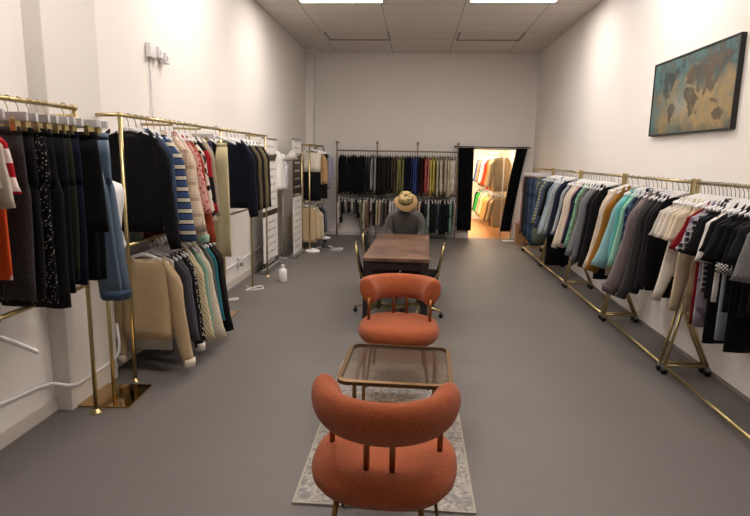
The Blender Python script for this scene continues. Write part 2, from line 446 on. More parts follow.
# --- left rack one ---------------------------------------------------------
G1, H1 = 'clothes on the nearest left rack', 'hangers on the nearest left rack'
W1 = 'on the nearest left rack'
def L1(kind, y, desc, hk='clip', rz=None, dx=0, **k):
    hang(kind, (RX+dx, y, RZ), rz if rz is not None else RND.uniform(-.06, .06), desc, G1, H1, hk, W1, **k)
L1('top', 2.27, 'navy sweatshirt with a yellow band', 'white', name='sweatshirt', cat='sweatshirt', m=fab('#15182a'), sm=fab('#15182a', 'stripe', '#e0b52c', 1.6), L=.85, sl=.78, t=.02, flare=(.03, .03))
L1('top', 2.32, 'white short-sleeved tee', 'white', name='t_shirt', cat='tee', m=fab('#d9d3cb'), L=.62, sl=.27, w1=.07, w0=.075, t=.016, flare=(.05, .05))
L1('top', 2.355, 'cream tee behind the white tee', 'white', name='t_shirt', cat='tee', m=fab('#cfc3b4'), L=.66, sl=.36, w1=.065, w0=.07, t=.016, flare=(.05, .07))
L1('top', 2.42, 'red tee with white shoulder stripes', 'white', name='t_shirt', cat='tee', m=fab('#b3202b'), sm=fab('#b3202b', 'stripe', '#e8d8d4', 8), L=.6, sl=.3, w1=.06, w0=.07, t=.018, flare=(.05, .06))
L1('trousers', 2.48, 'orange trousers with white graphic', name='trousers', m=fab('#d9562a', 'print', '#f0e4dc', 7), L=.86, t=.018, w=.18)
for y, d, m, L, kw in (
    (2.64, 'grey herringbone tweed trousers', fab('#454244', 'heather', '#232225'), 1.0, {}),
    (2.72, 'black flecked wool trousers', fab('#1d1b1e', 'heather', '#0c0c0e'), 1.0, {}),
    (2.80, 'black trousers with silver glitter seams', fab('#0d0d10', 'glitter', '#b9b7b4', 75), 1.06, {}),
    (2.88, 'black wide-leg trousers', fab('#0b0b0e'), 1.1, dict(t=.032, leg=.11, hemw=.11)),
    (2.96, 'navy-black trousers with a small white tag', fab('#0c0f18'), 1.04, {}),
    (3.03, 'dark olive trousers', fab('#23251c'), .98, {}),
    (3.10, 'midnight navy trousers', fab('#0d1426'), 1.02, {})):
    L1('trousers', y, d, name='trousers', m=m, L=L, **{**dict(t=.022, w=.185), **kw})
L1('skirt', 3.2, 'black zipped skirt', rz=-.12, dx=.04, name='skirt', m=fab('#0a0a0c'), L=.72, t=.034, w=.2, hem=.235)
L1('trousers', 3.27, 'folded black-green trousers', rz=0, name='trousers', m=fab('#0b1310'), L=1.03, t=.017, w=.09, leg=.08, hemw=.07, folded=True, cx=.1)
L1('trousers', 3.345, 'steel blue satin cargo trousers with gathered hems', rz=0, name='trousers', m=fab('#566a7e', 'satin'), L=1.16, t=.022, w=.09, leg=.075, hemw=.078, folded=True, cx=.13, lean=.07, cuff=fab('#4e6480', 'rib', '#ffffff', 40))

# --- left rack two upper ---------------------------------------------------
G2, H2, W2 = 'clothes on the upper rail of the two-level left rack', 'hangers on the upper rail of the two-level left rack', 'on the upper left rail'
def L2(kind, y, desc, hk='white', rz=None, dx=0, **k):
    hang(kind, (RX+dx, y, RZ), rz if rz is not None else RND.uniform(-.08, .04), desc, G2, H2, hk, W2, **k)
L2('top', 4.02, 'big black long-sleeved sweater facing the camera', rz=-.06, name='sweater', cat='sweater', m=fab('#0e0e11', 'rib', '#000000', 25), L=.83, sl=.8, t=.04, sw=.22, bw=.215, flare=(.03, .1), w0=.075, w1=.05, collar='crew', dip=.05)
L2('top', 4.13, 'denim blue shirt behind the black sweater', name='shirt', cat='shirt', m=fab('#323f5a', 'denim', '#46556f'), L=.8, sl=.62, t=.03, collar='shirt', sw=.21)
L2('top', 4.22, 'blue sweater with cream and black stripes', name='sweater', cat='sweater', m=fab('#3b4d75', 'tristripe', '#c4beac', 12), L=.72, sl=.78, t=.036, sw=.215, flare=(.05, .12), w0=.085, w1=.075)
L2('top', 4.31, 'cream cardigan with brown pattern', name='cardigan', cat='cardigan', m=fab('#c9baa6', 'print', '#8a7868', 14), L=.8, sl=.7, t=.03, flare=(.05, .1))
L2('top', 4.42, 'beige plaid jacket', name='jacket', cat='jacket', m=fab('#d6c3ae', 'plaid', '#7d6355', 8), L=.85, sl=.72, t=.04, sw=.215, flare=(.05, .14), w0=.08, w1=.065, collar='fold', cuff=fab('#8b7a6c'))
L2('top', 4.53, 'cream knit with mint cuffs', name='sweater', cat='sweater', m=fab('#d9c8b5'), L=.8, sl=.82, t=.03, flare=(.05, .13), cuff=fab('#9fc4b2'), w1=.06)
L2('top', 4.62, 'pink and red floral shirt', name='shirt', cat='shirt', m=fab('#d7a49b', 'floral', '#a83a3c', 34), L=.75, sl=.6, t=.028, collar='shirt', flare=(.05, .12), w0=.07, w1=.06)
L2('top', 4.70, 'rust-brown long knit', name='sweater', cat='sweater', m=fab('#92402a'), L=.95, sl=.86, t=.03, flare=(.05, .12), w1=.065)
L2('top', 4.79, 'white blouse with black print', name='blouse', cat='blouse', m=fab('#e0d3c6', 'print', '#1a1717', 18), L=.78, sl=.68, t=.03, flare=(.05, .12), w1=.055)
L2('top', 4.89, 'red and black colour-block sweater', name='sweater', cat='sweater', m=fab('#191515', 'floral', '#cfc2bd', 22), sm=fab('#a5202a', 'stripe', '#151214', 2.2), L=.75, sl=.62, t=.03, flare=(.05, .1))
L2('top', 5.02, 'long taupe coat', name='coat', cat='coat', m=fab('#ab9a87'), L=1.18, sl=.66, t=.04, sw=.21, bw=.2, flare=(.03, .06), collar='fold')
L2('trousers', 5.14, 'shiny navy satin trousers', 'clip', name='trousers', m=fab('#222c58', 'satin'), L=1.25, t=.03, w=.2)
L2('top', 5.27, 'black sleeveless top', name='vest_top', cat='vest top', m=fab('#1b1512'), L=.7, sl=0, t=.025)
L2('skirt', 5.56, 'long pale yellow skirt at the far end', 'white', name='skirt', m=fab('#d3c79f'), L=1.28, w=.11, hem=.13, t=.04, rz=.0, dx=.09)
# lower
G3, H3, W3 = 'clothes on the lower rail of the two-level left rack', 'hangers on the lower rail of the two-level left rack', 'on the lower left rail'
def L3(y, desc, rz=None, **k):
    k = {**dict(sl=.5, t=.026, flare=(.03, .1), L=.6), **k}; k['L'] += .12; k['sl'] += .13 if k['sl'] else 0
    hang('top', (RX+.04, 4.06+(y-4.08)*.72, 1.04), rz if rz is not None else RND.uniform(-.1, .02), desc, G3, H3, 'white', W3, **k)
L3(4.08, 'beige fine-knit sweater with white edging facing the camera', rz=-.08, name='sweater', cat='sweater', m=fab('#b9a27f'), L=.62, sl=.66, t=.04, sw=.215, bw=.2, flare=(.02, .12), w0=.07, w1=.05, collar='crew', cm=fab('#e6ddcb'), cuff=fab('#e3d9c6'), dip=.05)
L3(4.20, 'white ribbed vest with long ties', name='vest_top', cat='vest top', m=fab('#dcd6cc', 'rib', '#ffffff', 40), sl=0, L=.74, bw=.15)
L3(4.30, 'charcoal sweater', name='sweater', cat='sweater', m=fab('#3f3d45'))
L3(4.40, 'slate grey sweater', name='sweater', cat='sweater', m=fab('#55525c'), sl=.54)
L3(4.50, 'black sweater with white trim', name='sweater', cat='sweater', m=fab('#17161a'), sl=.64, cuff=fab('#e4dfd6'), L=.66)
L3(4.60, 'black and cream dotted knit', name='sweater', cat='sweater', m=fab('#1b1a1c', 'floral', '#d8cfc0', 60), sl=.58, L=.68)
L3(4.72, 'chunky cream cable-knit sweater', rz=-.2, name='sweater', cat='sweater', m=fab('#d3c4a1', 'knit', '#ffffff', 14), sl=.6, t=.042, w0=.085, w1=.08, L=.6, flare=(.03, .13), collar='crew')
L3(4.85, 'pale mint sweater', name='sweater', cat='sweater', m=fab('#93b8a6'), sl=.62, L=.66)
L3(5.00, 'cream chevron-knit sweater', rz=-.2, name='sweater', cat='sweater', m=fab('#dcd2bd', 'knit', '#ffffff', 22), sl=.64, t=.042, w0=.085, w1=.09, flare=(.03, .17), collar='crew')
L3(5.12, 'grey-green sweater', name='sweater', cat='sweater', m=fab('#5d615b'), sl=.6, L=.68)
L3(5.22, 'teal blouse', name='blouse', cat='blouse', m=fab('#2f7683'), sl=.55)
L3(5.33, 'black coat with long sleeves', name='coat', cat='coat', m=fab('#0e0e10'), sl=.66, L=.7, t=.04, flare=(.03, .16))
L3(5.46, 'dark brown sheer top', name='blouse', cat='blouse', m=fab('#3b302b'), sl=.5, L=.72)

# --- left rack three --------------------------------------------------------
G4, H4, W4 = 'dark sweaters on the third left rack', 'hangers on the third left rack', 'on the third left rack'
for y, d, c, kw in ((6.16, 'navy sweater facing the camera', '#10121f', dict(L=.84, sl=.78, sw=.225, bw=.215, t=.05, flare=(.02, .07), w0=.075, w1=.055)),
        (6.30, 'khaki sweater behind the navy one', '#6d6a4c', {}), (6.43, 'black sweater before the brown jacket', '#121014', {}), (6.56, 'olive-brown cardigan', '#655a41', {}),
        (6.7, 'dark plum sweater', '#1f151b', {}), (6.84, 'moss brown jacket', '#71684a', {}), (6.97, 'black-green jumper', '#161a17', {})):
    hang('top', (RX, y, RZ), RND.uniform(-.08, .0), d, G4, H4, 'white', W4, name='sweater', cat='sweater', m=fab(c), **{**dict(L=.78, sl=.74, t=.036, flare=(.03, .05), sw=.19, bw=.18), **kw})

# --- far left rack ----------------------------------------------------------
FX = -1.91
t = thing('clothes_rack', 'gold freestanding rack in the far left corner', 'clothes rack', (FX, 10.0, 0)); q = rel(t)
for x in (FX-.12, FX+.02):
    for y in (10.0, 11.5):
        pipe(MB(), q(x, y, .01), q(x, y, 1.9), .014).build('post', GOLD, t)
pipe(MB(), q(FX+.02, 10.0, 1.9), q(FX+.02, 11.5, 1.9), .014).build('rail', GOLD, t)
pipe(MB(), q(FX-.12, 10.0, 1.9), q(FX-.12, 11.5, 1.9), .014).build('rail', GOLD, t)
pipe(MB(), q(FX-.12, 10.0, 1.9), q(FX+.02, 10, 1.9), .014).build('cross_bar', GOLD, t)
pipe(MB(), q(FX-.12, 11.5, 1.9), q(FX+.02, 11.5, 1.9), .014).build('cross_bar', GOLD, t)
pipe(MB(), q(FX-.12, 10.0, .9), q(FX+.02, 10, .9), .014).build('cross_bar', GOLD, t)
pipe(MB(), q(FX-.1, 10.0, .9), q(FX-.1, 11.5, .9), .012).build('lower_rail', GOLD, t)
G5, H5, W5 = 'clothes on the far left corner rack', 'hangers on the far left corner rack', 'on the far corner rack'
def L5(y, z, desc, **k): hang('top', (FX+.02 if z > 1 else FX-.1, y, z), k.pop('rz', 0), desc, G5, H5, 'white', W5, **k)
L5(10.25, 1.9, 'cream sleeveless dress with black skirt', name='dress', cat='dress', m=fab('#d8d0c2'), L=1.0, sl=0, t=.05, lower=fab('#0d0d0f'), lz=-.5, collar='crew', cm=fab('#18181a'), sw=.17, bw=.155, dip=.06)
L5(10.6, 1.9, 'tan top with wide sleeves', name='blouse', cat='blouse', m=fab('#b5936a'), L=.72, sl=.55, t=.05, flare=(.02, .02), w1=.06, sw=.16, bw=.15)
L5(10.85, 1.9, 'dark brown long dress', name='dress', cat='dress', m=fab('#2a221f'), L=1.0, sl=0, t=.05)
L5(11.1, 1.9, 'lavender grey shirt', name='shirt', cat='shirt', m=fab('#9c9bad'), L=.8, sl=.66, t=.05, flare=(.02, .02), w1=.055, sw=.16, bw=.15, collar='shirt')
L5(11.35, 1.9, 'pale blue striped shirt', name='shirt', cat='shirt', m=fab('#b2b4c4', 'stripe', '#8288a8', 30), L=.85, sl=.5, t=.05, flare=(.02, .02), w1=.06, sw=.16, bw=.15)
L5(10.2, .9, 'beige coat with full sleeves on the low rail', name='coat', cat='coat', m=fab('#c0ab8a'), L=.76, sl=.55, t=.06, sw=.2, bw=.21, hem=.23, flare=(.02, .05), w0=.08, w1=.07)
L5(10.5, .9, 'cream coat on the low rail', name='coat', cat='coat', m=fab('#d5c8ae'), L=.68, sl=.55, t=.05, flare=(.02, .05), w0=.08, w1=.07)
L5(10.75, .9, 'dark brown blouse on the low rail', name='blouse', cat='blouse', m=fab('#2b2422'), L=.7, sl=.5, t=.05, flare=(.02, .05))
L5(11.0, .9, 'slate lavender dress on the low rail', name='dress', cat='dress', m=fab('#6d6c82'), L=.74, sl=.5, t=.05, flare=(.02, .05))

# --- back wall rack ---------------------------------------------------------
BY = 12.02
t = thing('clothes_rack', 'two-level dull brass pipe rack along the back wall', 'clothes rack', (-.42, BY, 0)); q = rel(t)
for x in (-1.69, -.84, .01, .85):
    pipe(MB(), q(x, BY+.04, .01), q(x, BY+.04, 2.0), .013).build('post', STEEL, t)
    joint(MB(), q(x, BY+.04, 2.0), .03).build('finial', STEEL, t); flange(MB(), x+.42, .04, .035).build('foot', STEEL, t)
    pipe(MB(), q(x, BY+.04, 2.0), q(x, YB-.001, 2.0), .013).build('wall_brace', STEEL, t)
pipe(MB(), q(-1.69, BY, 1.83), q(.85, BY, 1.83), .013).build('rail', STEEL, t)
pipe(MB(), q(-1.69, BY, .93), q(.85, BY, .93), .013).build('lower_rail', STEEL, t)
GB, HB = 'clothes on the upper back wall rail', 'hangers on the upper back wall rail'
cols = [('#0c0c10', 'black', 10), ('#1f2024', 'charcoal', 3), ('#a3a2ab', 'pale grey', 2), ('#2a211d', 'dark brown', 6), ('#4a4033', 'brown-olive', 2), ('#848150', 'olive green', 3),
        ('#12172c', 'dark navy', 3), ('#222c4c', 'navy blue', 1), ('#34457c', 'royal blue', 2), ('#15131a', 'inky black', 1), ('#3e141b', 'maroon', 1), ('#b23a3f', 'red', 1), ('#c98071', 'coral pink', 2),
        ('#d0c163', 'yellow', 2), ('#cdbfa6', 'cream', 6), ('#d9d0c4', 'off-white', 2)]
seq = [(c, d, n, i) for c, d, n in cols for i in range(n)]
x0, x1 = -1.6, .79
after = {'charcoal': 'right of the blacks', 'pale grey': 'beside the second post', 'dark brown': 'left of the olives', 'brown-olive': 'beside the olive greens', 'olive green': 'left of the navy tops', 'dark navy': 'at the third post',
         'navy blue': 'beside the royal blues', 'royal blue': 'left of the maroon top', 'inky black': 'beside the maroon top', 'maroon': 'left of the red top', 'red': 'left of the coral tops', 'coral pink': 'left of the yellow tops', 'yellow': 'left of the cream tops', 'cream': 'right of the yellow tops', 'off-white': 'at the right end', 'black': 'at the left end'}
for i, (c, d, n, j) in enumerate(seq):
    x = x0+(x1-x0)*i/(len(seq)-1)
    hang('top', (x, BY, 1.83), PI/2+RND.uniform(-.15, .15), f'{d} top on the upper back wall rail', GB, HB, 'black', after[d], name='shirt', cat='top', m=fab(c), L=RND.uniform(.76, .92), sl=RND.uniform(.64, .78), t=.022, sw=.17, bw=.16, w0=.055, w1=.045, flare=(.0, .0), parts=False, seed=i)
GL, HL = 'clothes on the lower back wall rail', 'hangers on the lower back wall rail'
low = [('#1f1418', 'black and maroon printed dress at the far left', .5, 'print', '#b9a8a0'), ('#131315', 'black top', .42, None, None), ('#c7bdb0', 'small cream top', .24, None, None), ('#111113', 'black vest', .4, None, None), ('#cfc6ba', 'short ivory top', .3, None, None), ('#b5aea6', 'grey dotted blouse', .42, 'floral', '#4a4646'), ('#17171a', 'black skirt', .5, None, None),
       ('#8a876f', 'sage dress', .7, None, None), ('#d3cabb', 'long ivory dress', .74, None, None), ('#8b6a58', 'mocha dress', .7, None, None), ('#c9b9ae', 'blush lace top', .36, None, None), ('#2a1d1b', 'espresso dress', .66, None, None), ('#b0ab86', 'pistachio top', .5, None, None), ('#b9a391', 'tan dress', .66, None, None), ('#55504a', 'taupe trousers', .5, None, None),
       ('#4d4740', 'dark taupe top', .5, None, None), ('#d6d2cf', 'white blouse left of the person', .56, None, None), ('#cdc9c8', 'pale grey blouse left of the person', .5, None, None), ('#d9d6d4', 'white shirt left of the person', .44, None, None), ('#b7b3b8', 'silver grey top left of the person', .4, None, None), ('#8d8380', 'grey-pink top behind the person', .45, None, None), ('#c8bcb2', 'ecru top behind the person', .5, None, None), ('#9a8a80', 'mushroom top behind the hat', .5, None, None), ('#b58f7c', 'dusty pink dress behind the person', .72, None, None), ('#cbb9a4', 'sand dress right of the hat', .62, None, None), ('#c9a99a', 'rose dress right of the person', .72, None, None),
       ('#17181b', 'black blazer right of the person', .6, None, None), ('#2b2d2f', 'charcoal dress', .76, None, None), ('#93a39c', 'pale sea-green dress', .8, None, None), ('#1c1e20', 'long black coat', .78, None, None), ('#2a2f2e', 'dark green-grey dress', .78, None, None), ('#4e5560', 'slate blue coat', .7, None, None), ('#15172a', 'inky navy coat', .82, None, None), ('#101114', 'jet black coat', .8, None, None), ('#1d2423', 'bottle black dress', .76, None, None), ('#7fa390', 'mint green dress', .8, None, None), ('#8e8b80', 'stone grey dress by the curtain', .6, None, None)]
for i, (c, d, L, pt, c2) in enumerate(low):
    x = -1.62+(2.42)*i/(len(low)-1)
    hang('top', (x, BY, .93), PI/2+RND.uniform(-.12, .12), d, GL, HL, 'white', 'on the lower back rail', name='dress' if L > .6 else 'top', cat='dress' if L > .6 else 'top', m=fab(c, pt, c2) if pt else fab(c), L=L, sl=RND.choice([.25, .4, .5]) if L > .45 else 0, t=.027, sw=.17, bw=.15, w0=.05, w1=.045, flare=(0, 0), parts=False, seed=100+i)

# --- right wall racks -------------------------------------------------------
QX, QZ = 2.15, 1.55
def right_rack(y0, y1, label):
    t = thing('clothes_rack', label, 'clothes rack', (QX, y0, 0), 0, 'rolling racks along the right wall')
    D = y1-y0
    pipe(MB(), (0, 0, QZ), (0, D, QZ), .0125).build('rail', GOLD, t)
    pipe(MB(), (-.1, 0, .075), (-.1, D, .075), .014).build('floor_bar', GOLD, t)
    for yy in (0, D):
        fr = MB().box(-.014, .014, yy-.01, yy+.01, .58, QZ+.03).build('upright', GOLD, t, bevel=.003)
        for xf in (-.1, .24):
            pipe(MB(), (0, yy, .6), (xf, yy, .08), .013, 4).build('leg', GOLD, t)
            c = MB().lathe([(.004, -.012), (.028, -.012), (.03, 0), (.028, .012), (.004, .012)], 14)
            c.v = [(xf+x, yy+z, .03+y) for x, y, z in c.v]; o = c.build('castor', DKM, t)
            MB().box(xf-.014, xf+.014, yy-.018, yy+.018, .045, .075).build('castor_fork', GREYM, o)
        pipe(MB(), (-.1, yy, .08), (.24, yy, .08), .013, 4).build('foot_bar', GOLD, t)
right_rack(3.02, 4.52, 'gold rolling rack nearest the camera by the right wall')
right_rack(4.60, 6.03, 'second gold rolling rack by the right wall, holding the mustard shirt')
right_rack(6.11, 7.62, 'third gold rolling rack by the right wall')
right_rack(7.70, 9.15, 'fourth gold rolling rack by the right wall')
right_rack(9.23, 10.75, 'farthest gold rolling rack by the right wall, holding jeans')
GR, HR = 'clothes on the right wall racks', 'white hangers on the right wall racks'
def R(kind, y, desc, where, rz=None, **k):
    hk = k.pop('hk', 'white')
    if kind == 'top': k = {**dict(L=.85, sl=.62, t=.028, flare=(.14, .03)), **k}
    else: k = {**dict(t=.03), **k}
    hang(kind, (QX, y, QZ), rz if rz is not None else RND.uniform(-.02, .12), desc, GR, HR, hk, where, **k)
TEE = dict(sl=.26, w0=.075, w1=.07, L=.66, t=.017, flare=(.09, .05), sw=.2)
def tee(y, d, m, w='on the near right rack', **k): R('top', y, d, w, name='t_shirt', cat='tee', m=m, **{**TEE, **k})
A = 4.46; st = .052
Wt = 'on the near right rack'
tee(A, 'white ribbed tee nearest the rack post', fab('#ddd6cb', 'rib', '#ffffff', 40), L=.6, parts=True)
tee(A-st, 'white lace tee second from the post', fab('#dcd4c8', 'floral', '#b8b0a3', 70))
tee(A-2*st, 'off-white tee third from the post', fab('#d8cfc2'), L=.7)
R('top', A-3*st, 'white blouse with long crumpled sleeves', Wt, name='blouse', cat='blouse', m=fab('#dad3c8'), L=.85, sl=.72, t=.018)
tee(A-4*st, 'cream tee with folded sleeves', fab('#d6c8b0'), L=.72)
tee(A-5*st, 'plain cream tee beside the cream one with folded sleeves', fab('#d9ccb6'), L=.68)
R('top', A-6*st, 'pale sand long-sleeved top', Wt, name='blouse', cat='blouse', m=fab('#cbb99f'), L=.92, sl=.75, t=.018, flare=(.08, .03))
tee(A-7*st, 'tan sleeveless top', fab('#b7a284'), sl=0, L=.8)
R('top', A-8*st, 'dark red top', Wt, name='blouse', cat='blouse', m=fab('#7d1420'), L=.98, sl=.3, t=.018, w1=.07)
tee(A-9*st, 'lavender grey printed tee', fab('#9f9aa6', 'print', '#6d5f78', 12), L=.98)
R('top', A-10*st, 'black and white checked shirt', Wt, name='shirt', cat='shirt', m=fab('#1b1a1f', 'plaid', '#d6d0d0', 26), L=.72, sl=.3, t=.018, w0=.075, w1=.075, collar='shirt')
tee(A-11*st, 'dark navy tee', fab('#15161f'), L=.75)
R('top', A-12*st, 'long black dress beside the checked shirt', Wt, name='dress', cat='dress', m=fab('#101013'), L=1.05, sl=.3, t=.018, w1=.07)
tee(A-13*st, 'bright white tee among black tops', fab('#e2ded8'), sl=.33, L=.75)
tee(A-14*st, 'black tee just before the white tee', fab('#0f0f12'), L=.75, w0=.08)
R('top', A-15*st, 'grey-blue dress between black tops', Wt, name='dress', cat='dress', m=fab('#8f98a2'), L=.98, sl=0, t=.018)
tee(A-16*st, 'faded black tee', fab('#1c1c21'), L=.78)
R('top', A-17*st, 'long black dress nearest the camera', Wt, name='dress', cat='dress', m=fab('#0b0b0d'), L=1.02, sl=.3, t=.02, w0=.08, w1=.08)
tee(A-18*st, 'jet black tee near the right edge', fab('#0d0d0f'), L=.78)
tee(A-19*st, 'black tee with white dotted trim', fab('#131315'), L=.76, sl=.34, cuff=fab('#131315', 'check', '#c9c6c2', 90))
tee(A-20.6*st, 'charcoal tee behind the heather grey one', fab('#232327'), L=.7)
tee(A-22.3*st, 'heather grey tee at the right edge', fab('#8b8a8c', 'heather', '#5a595c'), L=.75, sl=.36, t=.025, w0=.085, w1=.085)
W = 'on the second right rack'
for y, d, nm, m, kw in (
    (5.95, 'cream blouse with loose sleeves', 'blouse', fab('#cfc0ae'), dict(sl=.8, L=.9, flare=(.16, .03))),
    (5.85, 'ivory shirt behind the mustard shirt', 'shirt', fab('#c9bba9'), dict(sl=.74, L=1.0, flare=(.1, .03))),
    (5.70, 'mustard corduroy shirt', 'shirt', fab('#9a6a24', 'rib', '#000000', 40), dict(sl=.78, L=.98, collar='fold', t=.04, flare=(.21, .03), w0=.085, w1=.07)),
    (5.50, 'pale blue sweater', 'sweater', fab('#83aeb3'), dict(sl=.7, L=.9, t=.045, w0=.08, w1=.08, flare=(.19, .03), collar='crew')),
    (5.43, 'aqua hoodie', 'hoodie', fab('#5ba8a4'), dict(sl=.62, L=.82, t=.034, hood=True, flare=(.1, .03))),
    (5.34, 'mint sweatshirt', 'sweatshirt', fab('#8cc0aa'), dict(sl=.66, L=.8, flare=(.14, .03))),
    (5.25, 'navy plaid shirt', 'shirt', fab('#232c44', 'plaid', '#4f6f86', 12), dict(sl=.6, L=.88, collar='shirt', flare=(.06, .03))),
    (5.16, 'dark grey cardigan', 'cardigan', fab('#3a393d'), dict(sl=.64, L=.84, flare=(.06, .03))),
    (5.06, 'mauve-grey ribbed cardigan', 'cardigan', fab('#7d7172', 'rib', '#000000', 30), dict(sl=.84, L=.9, t=.045, w0=.095, w1=.07, flare=(.24, .03), cuff=fab('#574d4e'))),
    (4.94, 'charcoal knit jumper', 'sweater', fab('#39383a', 'rib', '#000000', 30), dict(sl=.86, L=.9, flare=(.17, .03), t=.042, w0=.085)),
    (4.83, 'black-green hooded jacket', 'jacket', fab('#20211f'), dict(sl=.8, L=.92, hood=True, t=.036, flare=(.08, .03))),
    (4.74, 'dark plum sweatshirt', 'sweatshirt', fab('#241f29'), dict(sl=.74, L=.85, flare=(.08, .03))),
    (4.665, 'black blouse at the near end', 'blouse', fab('#121113'), dict(sl=.7, L=.94, t=.022, flare=(.05, .03)))):
    R('top', y, d, W, name=nm, cat=nm, m=m, **kw)
W = 'on the third right rack'
for y, d, nm, m, kw in (
    (7.52, 'pale grey-blue shirt', 'shirt', fab('#9fa6a8'), dict(sl=.66, L=.85, collar='shirt')),
    (7.42, 'dark blue jacket', 'jacket', fab('#2a3147'), dict(sl=.66, L=.9)),
    (7.31, 'cream long-sleeved blouse', 'blouse', fab('#d3c5b2'), dict(sl=.8, L=.9, flare=(.18, .03))),
    (7.20, 'ivory blouse', 'blouse', fab('#d2c6b6'), dict(sl=.74, L=.86)),
    (7.09, 'blush pink top', 'blouse', fab('#bd9a95'), dict(sl=.76, L=.95)),
    (6.99, 'navy cardigan', 'cardigan', fab('#262a3d'), dict(sl=.7, L=.92)),
    (6.88, 'mint floral blouse', 'blouse', fab('#7fae8e', 'floral', '#4a7562', 30), dict(sl=.72, L=.86, flare=(.16, .03))),
    (6.78, 'grey-green patterned shirt', 'shirt', fab('#66705f', 'print', '#3e463f', 20), dict(sl=.76, L=.95)),
    (6.68, 'dark olive shirt', 'shirt', fab('#3c3f33'), dict(sl=.78, L=1.0)),
    (6.58, 'light grey marl jumper', 'sweater', fab('#85858a', 'heather', '#6b6b70'), dict(sl=.78, L=.86, flare=(.2, .03), w0=.075)),
    (6.47, 'mid grey jumper', 'sweater', fab('#64656a'), dict(sl=.84, L=.9, flare=(.16, .03))),
    (6.36, 'long black coat', 'coat', fab('#0e0e10'), dict(sl=.8, L=1.05, t=.042, w0=.08)),
    (6.24, 'black dress with long sleeves', 'dress', fab('#121214'), dict(sl=.84, L=1.12, t=.036))):
    R('top', y, d, W, name=nm, cat=nm, m=m, **kw)
W = 'on the fourth right rack'
for y, d, nm, m, kw in (
    (9.02, 'faded navy denim jacket', 'jacket', fab('#2c3850', 'denim', '#41506b'), dict(sl=.7, L=.95)),
    (8.88, 'olive and white striped shirt', 'shirt', fab('#9b9a80', 'stripe', '#5e6150', 20), dict(sl=.66, L=.9)),
    (8.74, 'slate blue shirt', 'shirt', fab('#3f4c63'), dict(sl=.72, L=1.0)),
    (8.60, 'dark teal blouse', 'blouse', fab('#28373d'), dict(sl=.7, L=.95)),
    (8.45, 'floor-length black dress', 'dress', fab('#0d0d0f'), dict(sl=.5, L=1.38, t=.045, hem=.22)),
    (8.30, 'light denim shirt', 'shirt', fab('#76879b', 'denim', '#93a1b0'), dict(sl=.7, L=.86, flare=(.18, .03), collar='shirt')),
    (8.16, 'pale grey striped shirt', 'shirt', fab('#a9b0b0', 'stripe', '#8c9699', 40), dict(sl=.74, L=.84, flare=(.18, .03))),
    (8.02, 'ash grey cardigan', 'cardigan', fab('#8d9293'), dict(sl=.72, L=.95)),
    (7.88, 'deep navy jacket', 'jacket', fab('#1f2435'), dict(sl=.75, L=1.0, t=.036))):
    R('top', y, d, W, name=nm, cat=nm, m=m, **kw)
W = 'on the farthest right rack'
for y, d, c, c2, L in ((10.62, 'dusty pink trousers', '#8d5f60', '#7a4f52', 1.2), (10.46, 'dark green-black trousers', '#20282a', '#161c1e', 1.15), (10.3, 'charcoal jeans', '#2c3036', '#3c4148', 1.2), (10.12, 'dark blue jeans', '#252d3e', '#323d52', 1.2), (9.95, 'washed blue jeans', '#38465c', '#4b5b74', 1.22), (9.77, 'indigo jeans', '#242e44', '#323f5a', 1.24), (9.58, 'mid-blue jeans', '#35455e', '#485a76', 1.26), (9.4, 'washed olive trousers', '#77785a', '#4b5b63', 1.2)):
    R('trousers', y, d, W, hk='clip', name='trousers', m=fab(c, 'denim', c2), L=L, w=.2, t=.045, leg=.11, hemw=.11)

# --- clothes in the stockroom -------------------------------------------------
t = thing('clothes_rack', 'two-level white rail of clothes in the stockroom behind the doorway', 'clothes rack', (2.1, 12.75, 0)); q = rel(t)
SX = 1.86
WM = mat('white_metal', '#e6e1d8', .4)
pipe(MB(), q(SX, 12.7, 1.85), q(SX, 16.3, 1.85)).build('rail', WM, t); pipe(MB(), q(SX, 12.7, .98), q(SX, 16.3, .98)).build('lower_rail', WM, t)
for y in (12.7, 14.6, 16.3):
    pipe(MB(), q(SX+.04, y, .005), q(SX+.04, y, 1.88)).build('post', WM, t)
up = [('#b9a482', 'sandy beige'), ('#cbb793', 'pale sand'), ('#b8894f', 'camel'), ('#cdb894', 'oat'), ('#d9452a', 'bright orange-red'), ('#2d3f86', 'blue'), ('#d8d2c6', 'white'), ('#cfc3ad', 'ecru'), ('#7d6651', 'brown'), ('#5e4b3f', 'dark brown'), ('#8b7a68', 'taupe'), ('#6a5a50', 'cocoa'), ('#5a6d8c', 'grey-blue'), ('#3f5f94', 'mid-blue')]
lo = [('#c9a878', 'light camel'), ('#7a5b3f', 'brown'), ('#d8b27a', 'tan'), ('#c7ad6b', 'straw'), ('#3f8a3c', 'leaf green'), ('#d9b76e', 'pale yellow'), ('#e0c9a0', 'cream'), ('#8c8578', 'grey'), ('#b59f8a', 'beige'), ('#2fa03c', 'vivid green'), ('#35a843', 'bright green'), ('#1f2420', 'black'), ('#23262b', 'charcoal')]
rs = random.Random(9)
GS, HS = 'clothes in the stockroom', 'hangers in the stockroom'
for i, (c, d) in enumerate(up):
    hang('top', (SX, 12.8+i*.245, 1.85), rs.uniform(.3, .6), f'{d} top on the stockroom upper rail', GS, HS, 'white', 'behind the doorway', name='top', cat='top', m=fab(c), L=.85, sl=.6, t=.045, flare=(.12, .03), parts=False, seed=300+i, sw=.2)
for i, (c, d) in enumerate(lo):
    hang('top', (SX, 12.8+i*.265, .98), rs.uniform(.3, .6), f'{d} top on the stockroom lower rail', GS, HS, 'white', 'behind the doorway', name='top', cat='top', m=fab(c), L=.78, sl=.5, t=.05, flare=(.12, .03), parts=False, seed=330+i, sw=.2)

